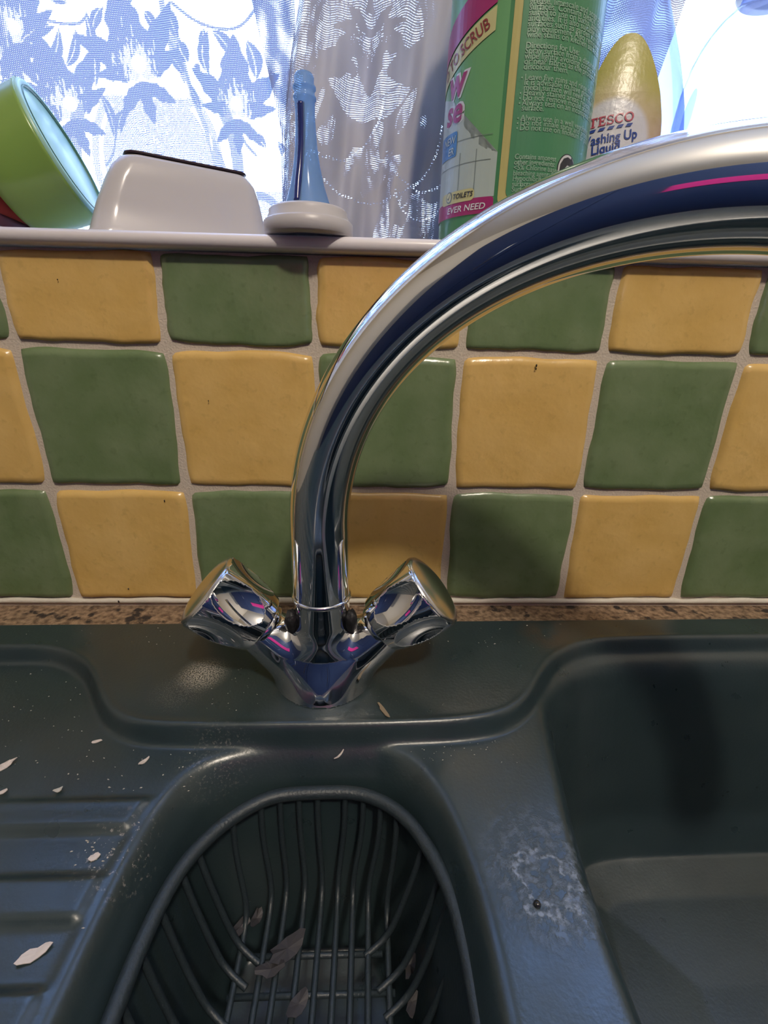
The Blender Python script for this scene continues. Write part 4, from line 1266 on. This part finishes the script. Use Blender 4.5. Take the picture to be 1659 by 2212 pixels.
# bead of water on the bridge between the bowls
p = on_z(1160, 1955, ZD)
wd_ = lathe('water_drop', [(.0001, .0018), (.0007, .0017), (.0013, .0012), (.0016, .0005), (.0016, 0)], simple('water_bead', (.01, .012, .016), .03, spec=.8), None, (p[0], p[1], ZD + .0002), n=24)
tag(wd_, 'single round bead of water on the bridge between the two bowls', 'water drop')
# crumbs nobody could count
r = np.random.default_rng(77); V, F = [], []
def crumb(px, py, z, s):
    p = on_z(px, py, z); k0 = len(V); a_ = r.uniform(0, 6.28)
    for q_, rr in ((0, 1), (1, .6), (2, 1.1), (3, .55)):
        t = a_ + q_ * PI / 2; V.append((p[0] + s * rr * math.cos(t), p[1] + s * rr * math.sin(t) * .6, z + .0001))
    V.append((p[0], p[1], z + s * .8))
    for q_ in range(4): F.append((k0 + q_, k0 + (q_ + 1) % 4, k0 + 4))


for _ in range(42): crumb(r.uniform(5, 200), r.uniform(1430, 1700), ZD, r.uniform(.0003, .0007))
for _ in range(20): crumb(r.uniform(200, 470), r.uniform(1620, 1715), ZD, r.uniform(.0003, .0009))
for _ in range(28): crumb(260 - abs(r.normal(0, 60)), r.uniform(1815, 1880), ZL, r.uniform(.0003, .0010))
for _ in range(14): crumb(r.uniform(20, 380), r.uniform(1345, 1395), 0, r.uniform(.0003, .0008))
for _ in range(26): crumb(r.uniform(890, 1240), r.uniform(1345, 1400), 0, r.uniform(.0003, .0009))
for _ in range(36): crumb(r.uniform(850, 1120), r.uniform(1600, 1650), ZD, r.uniform(.0002, .0006))
for _ in range(30): crumb(r.uniform(430, 560), r.uniform(1440, 1540), 0, r.uniform(.0002, .0006))
for px, py in ((165, 1376), (168, 1673), (148, 1672), (234, 1684), (395, 1657), (410, 1627), (300, 1777), (180, 2005), (225, 1638)): crumb(px, py, ZD + .001, .0008)
tag(mesh_obj('crumbs', V, F, M_crumb, None, smooth=False), 'scattered pale crumbs and grit over the sink deck', 'crumbs', None, 'stuff')
# specks of dirt on the tiles
V, F = [], []
for px, py, s in ((1159, 790, .0012), (1158, 797, .0010), (277, 1272, .0009), (355, 1082, .0010), (450, 866, .0007), (1000, 1180, .0005), (124, 604, .0006), (256, 1300, .0014)):
    p = on_y(px, py, -.0042); k0 = len(V)
    for q_ in range(5):
        t = q_ * 2 * PI / 5 + px; V.append((p[0] + s * math.cos(t) * .6, -.0040, p[2] + s * math.sin(t)))
    V.append((p[0], -.0050, p[2]))
    for q_ in range(5): F.append((k0 + q_, k0 + (q_ + 1) % 5, k0 + 5))
tag(mesh_obj('dirt_specks', V, F, M_black, None, smooth=False), 'tiny dark specks of dirt stuck on the wall tiles', 'specks', None, 'stuff')

# ------------------------------------------------------------------ lamp behind the camera, and unseen stand-ins added for the chrome's navy and pink
lampt = thing('ceiling_lamp', 'small round glass ceiling lamp on a short white rod', 'lamp', loc=(LAMP[0], LAMP[1], 1.5))
lathe('lamp_holder', [(.0001, .052), (.022, .052), (.026, .046), (.026, .036), (.024, .036), (.0001, .040)], M_sill, lampt, LAMP, n=32)
lathe('rose', [(.0001, -.02), (.04, -.02), (.05, 0)], M_sill, lampt, (LAMP[0], LAMP[1], 1.5), n=32)
tube('rod', [(LAMP[0], LAMP[1], 1.48), (LAMP[0], LAMP[1], LAMP[2] + .05)], .006, M_sill, lampt, 10)
cab = thing('stand_in_cabinet', 'unseen navy cabinets added behind the camera, standing in for a dark-clothed person reflected in the chrome', 'cabinet', loc=(.1, -1.5, -.9))  # added for its dark blue reflection in the tap, in place of a person
for k in range(4):
    x0 = -1.1 + k * .6
    dr_ = box('door', x0 + .004, x0 + .596, -1.22, -1.20, -.88, .86, M_navy, cab, .003)
    tube('handle', [(x0 + .54, -1.185, .0), (x0 + .54, -1.185, .18)], .006, M_steel, dr_, 8)
box('carcass', -1.1, 1.3, -1.70, -1.2205, -.9, .88, M_navy, cab)
tw = box('stand_in_towel', -.30, .42, -1.174, -1.160, .30, .46, M_mag, None, .004); tag(tw, 'unseen magenta towel added behind the camera for the pink reflected in the chrome', 'towel')  # added only to give the tap a pink reflection
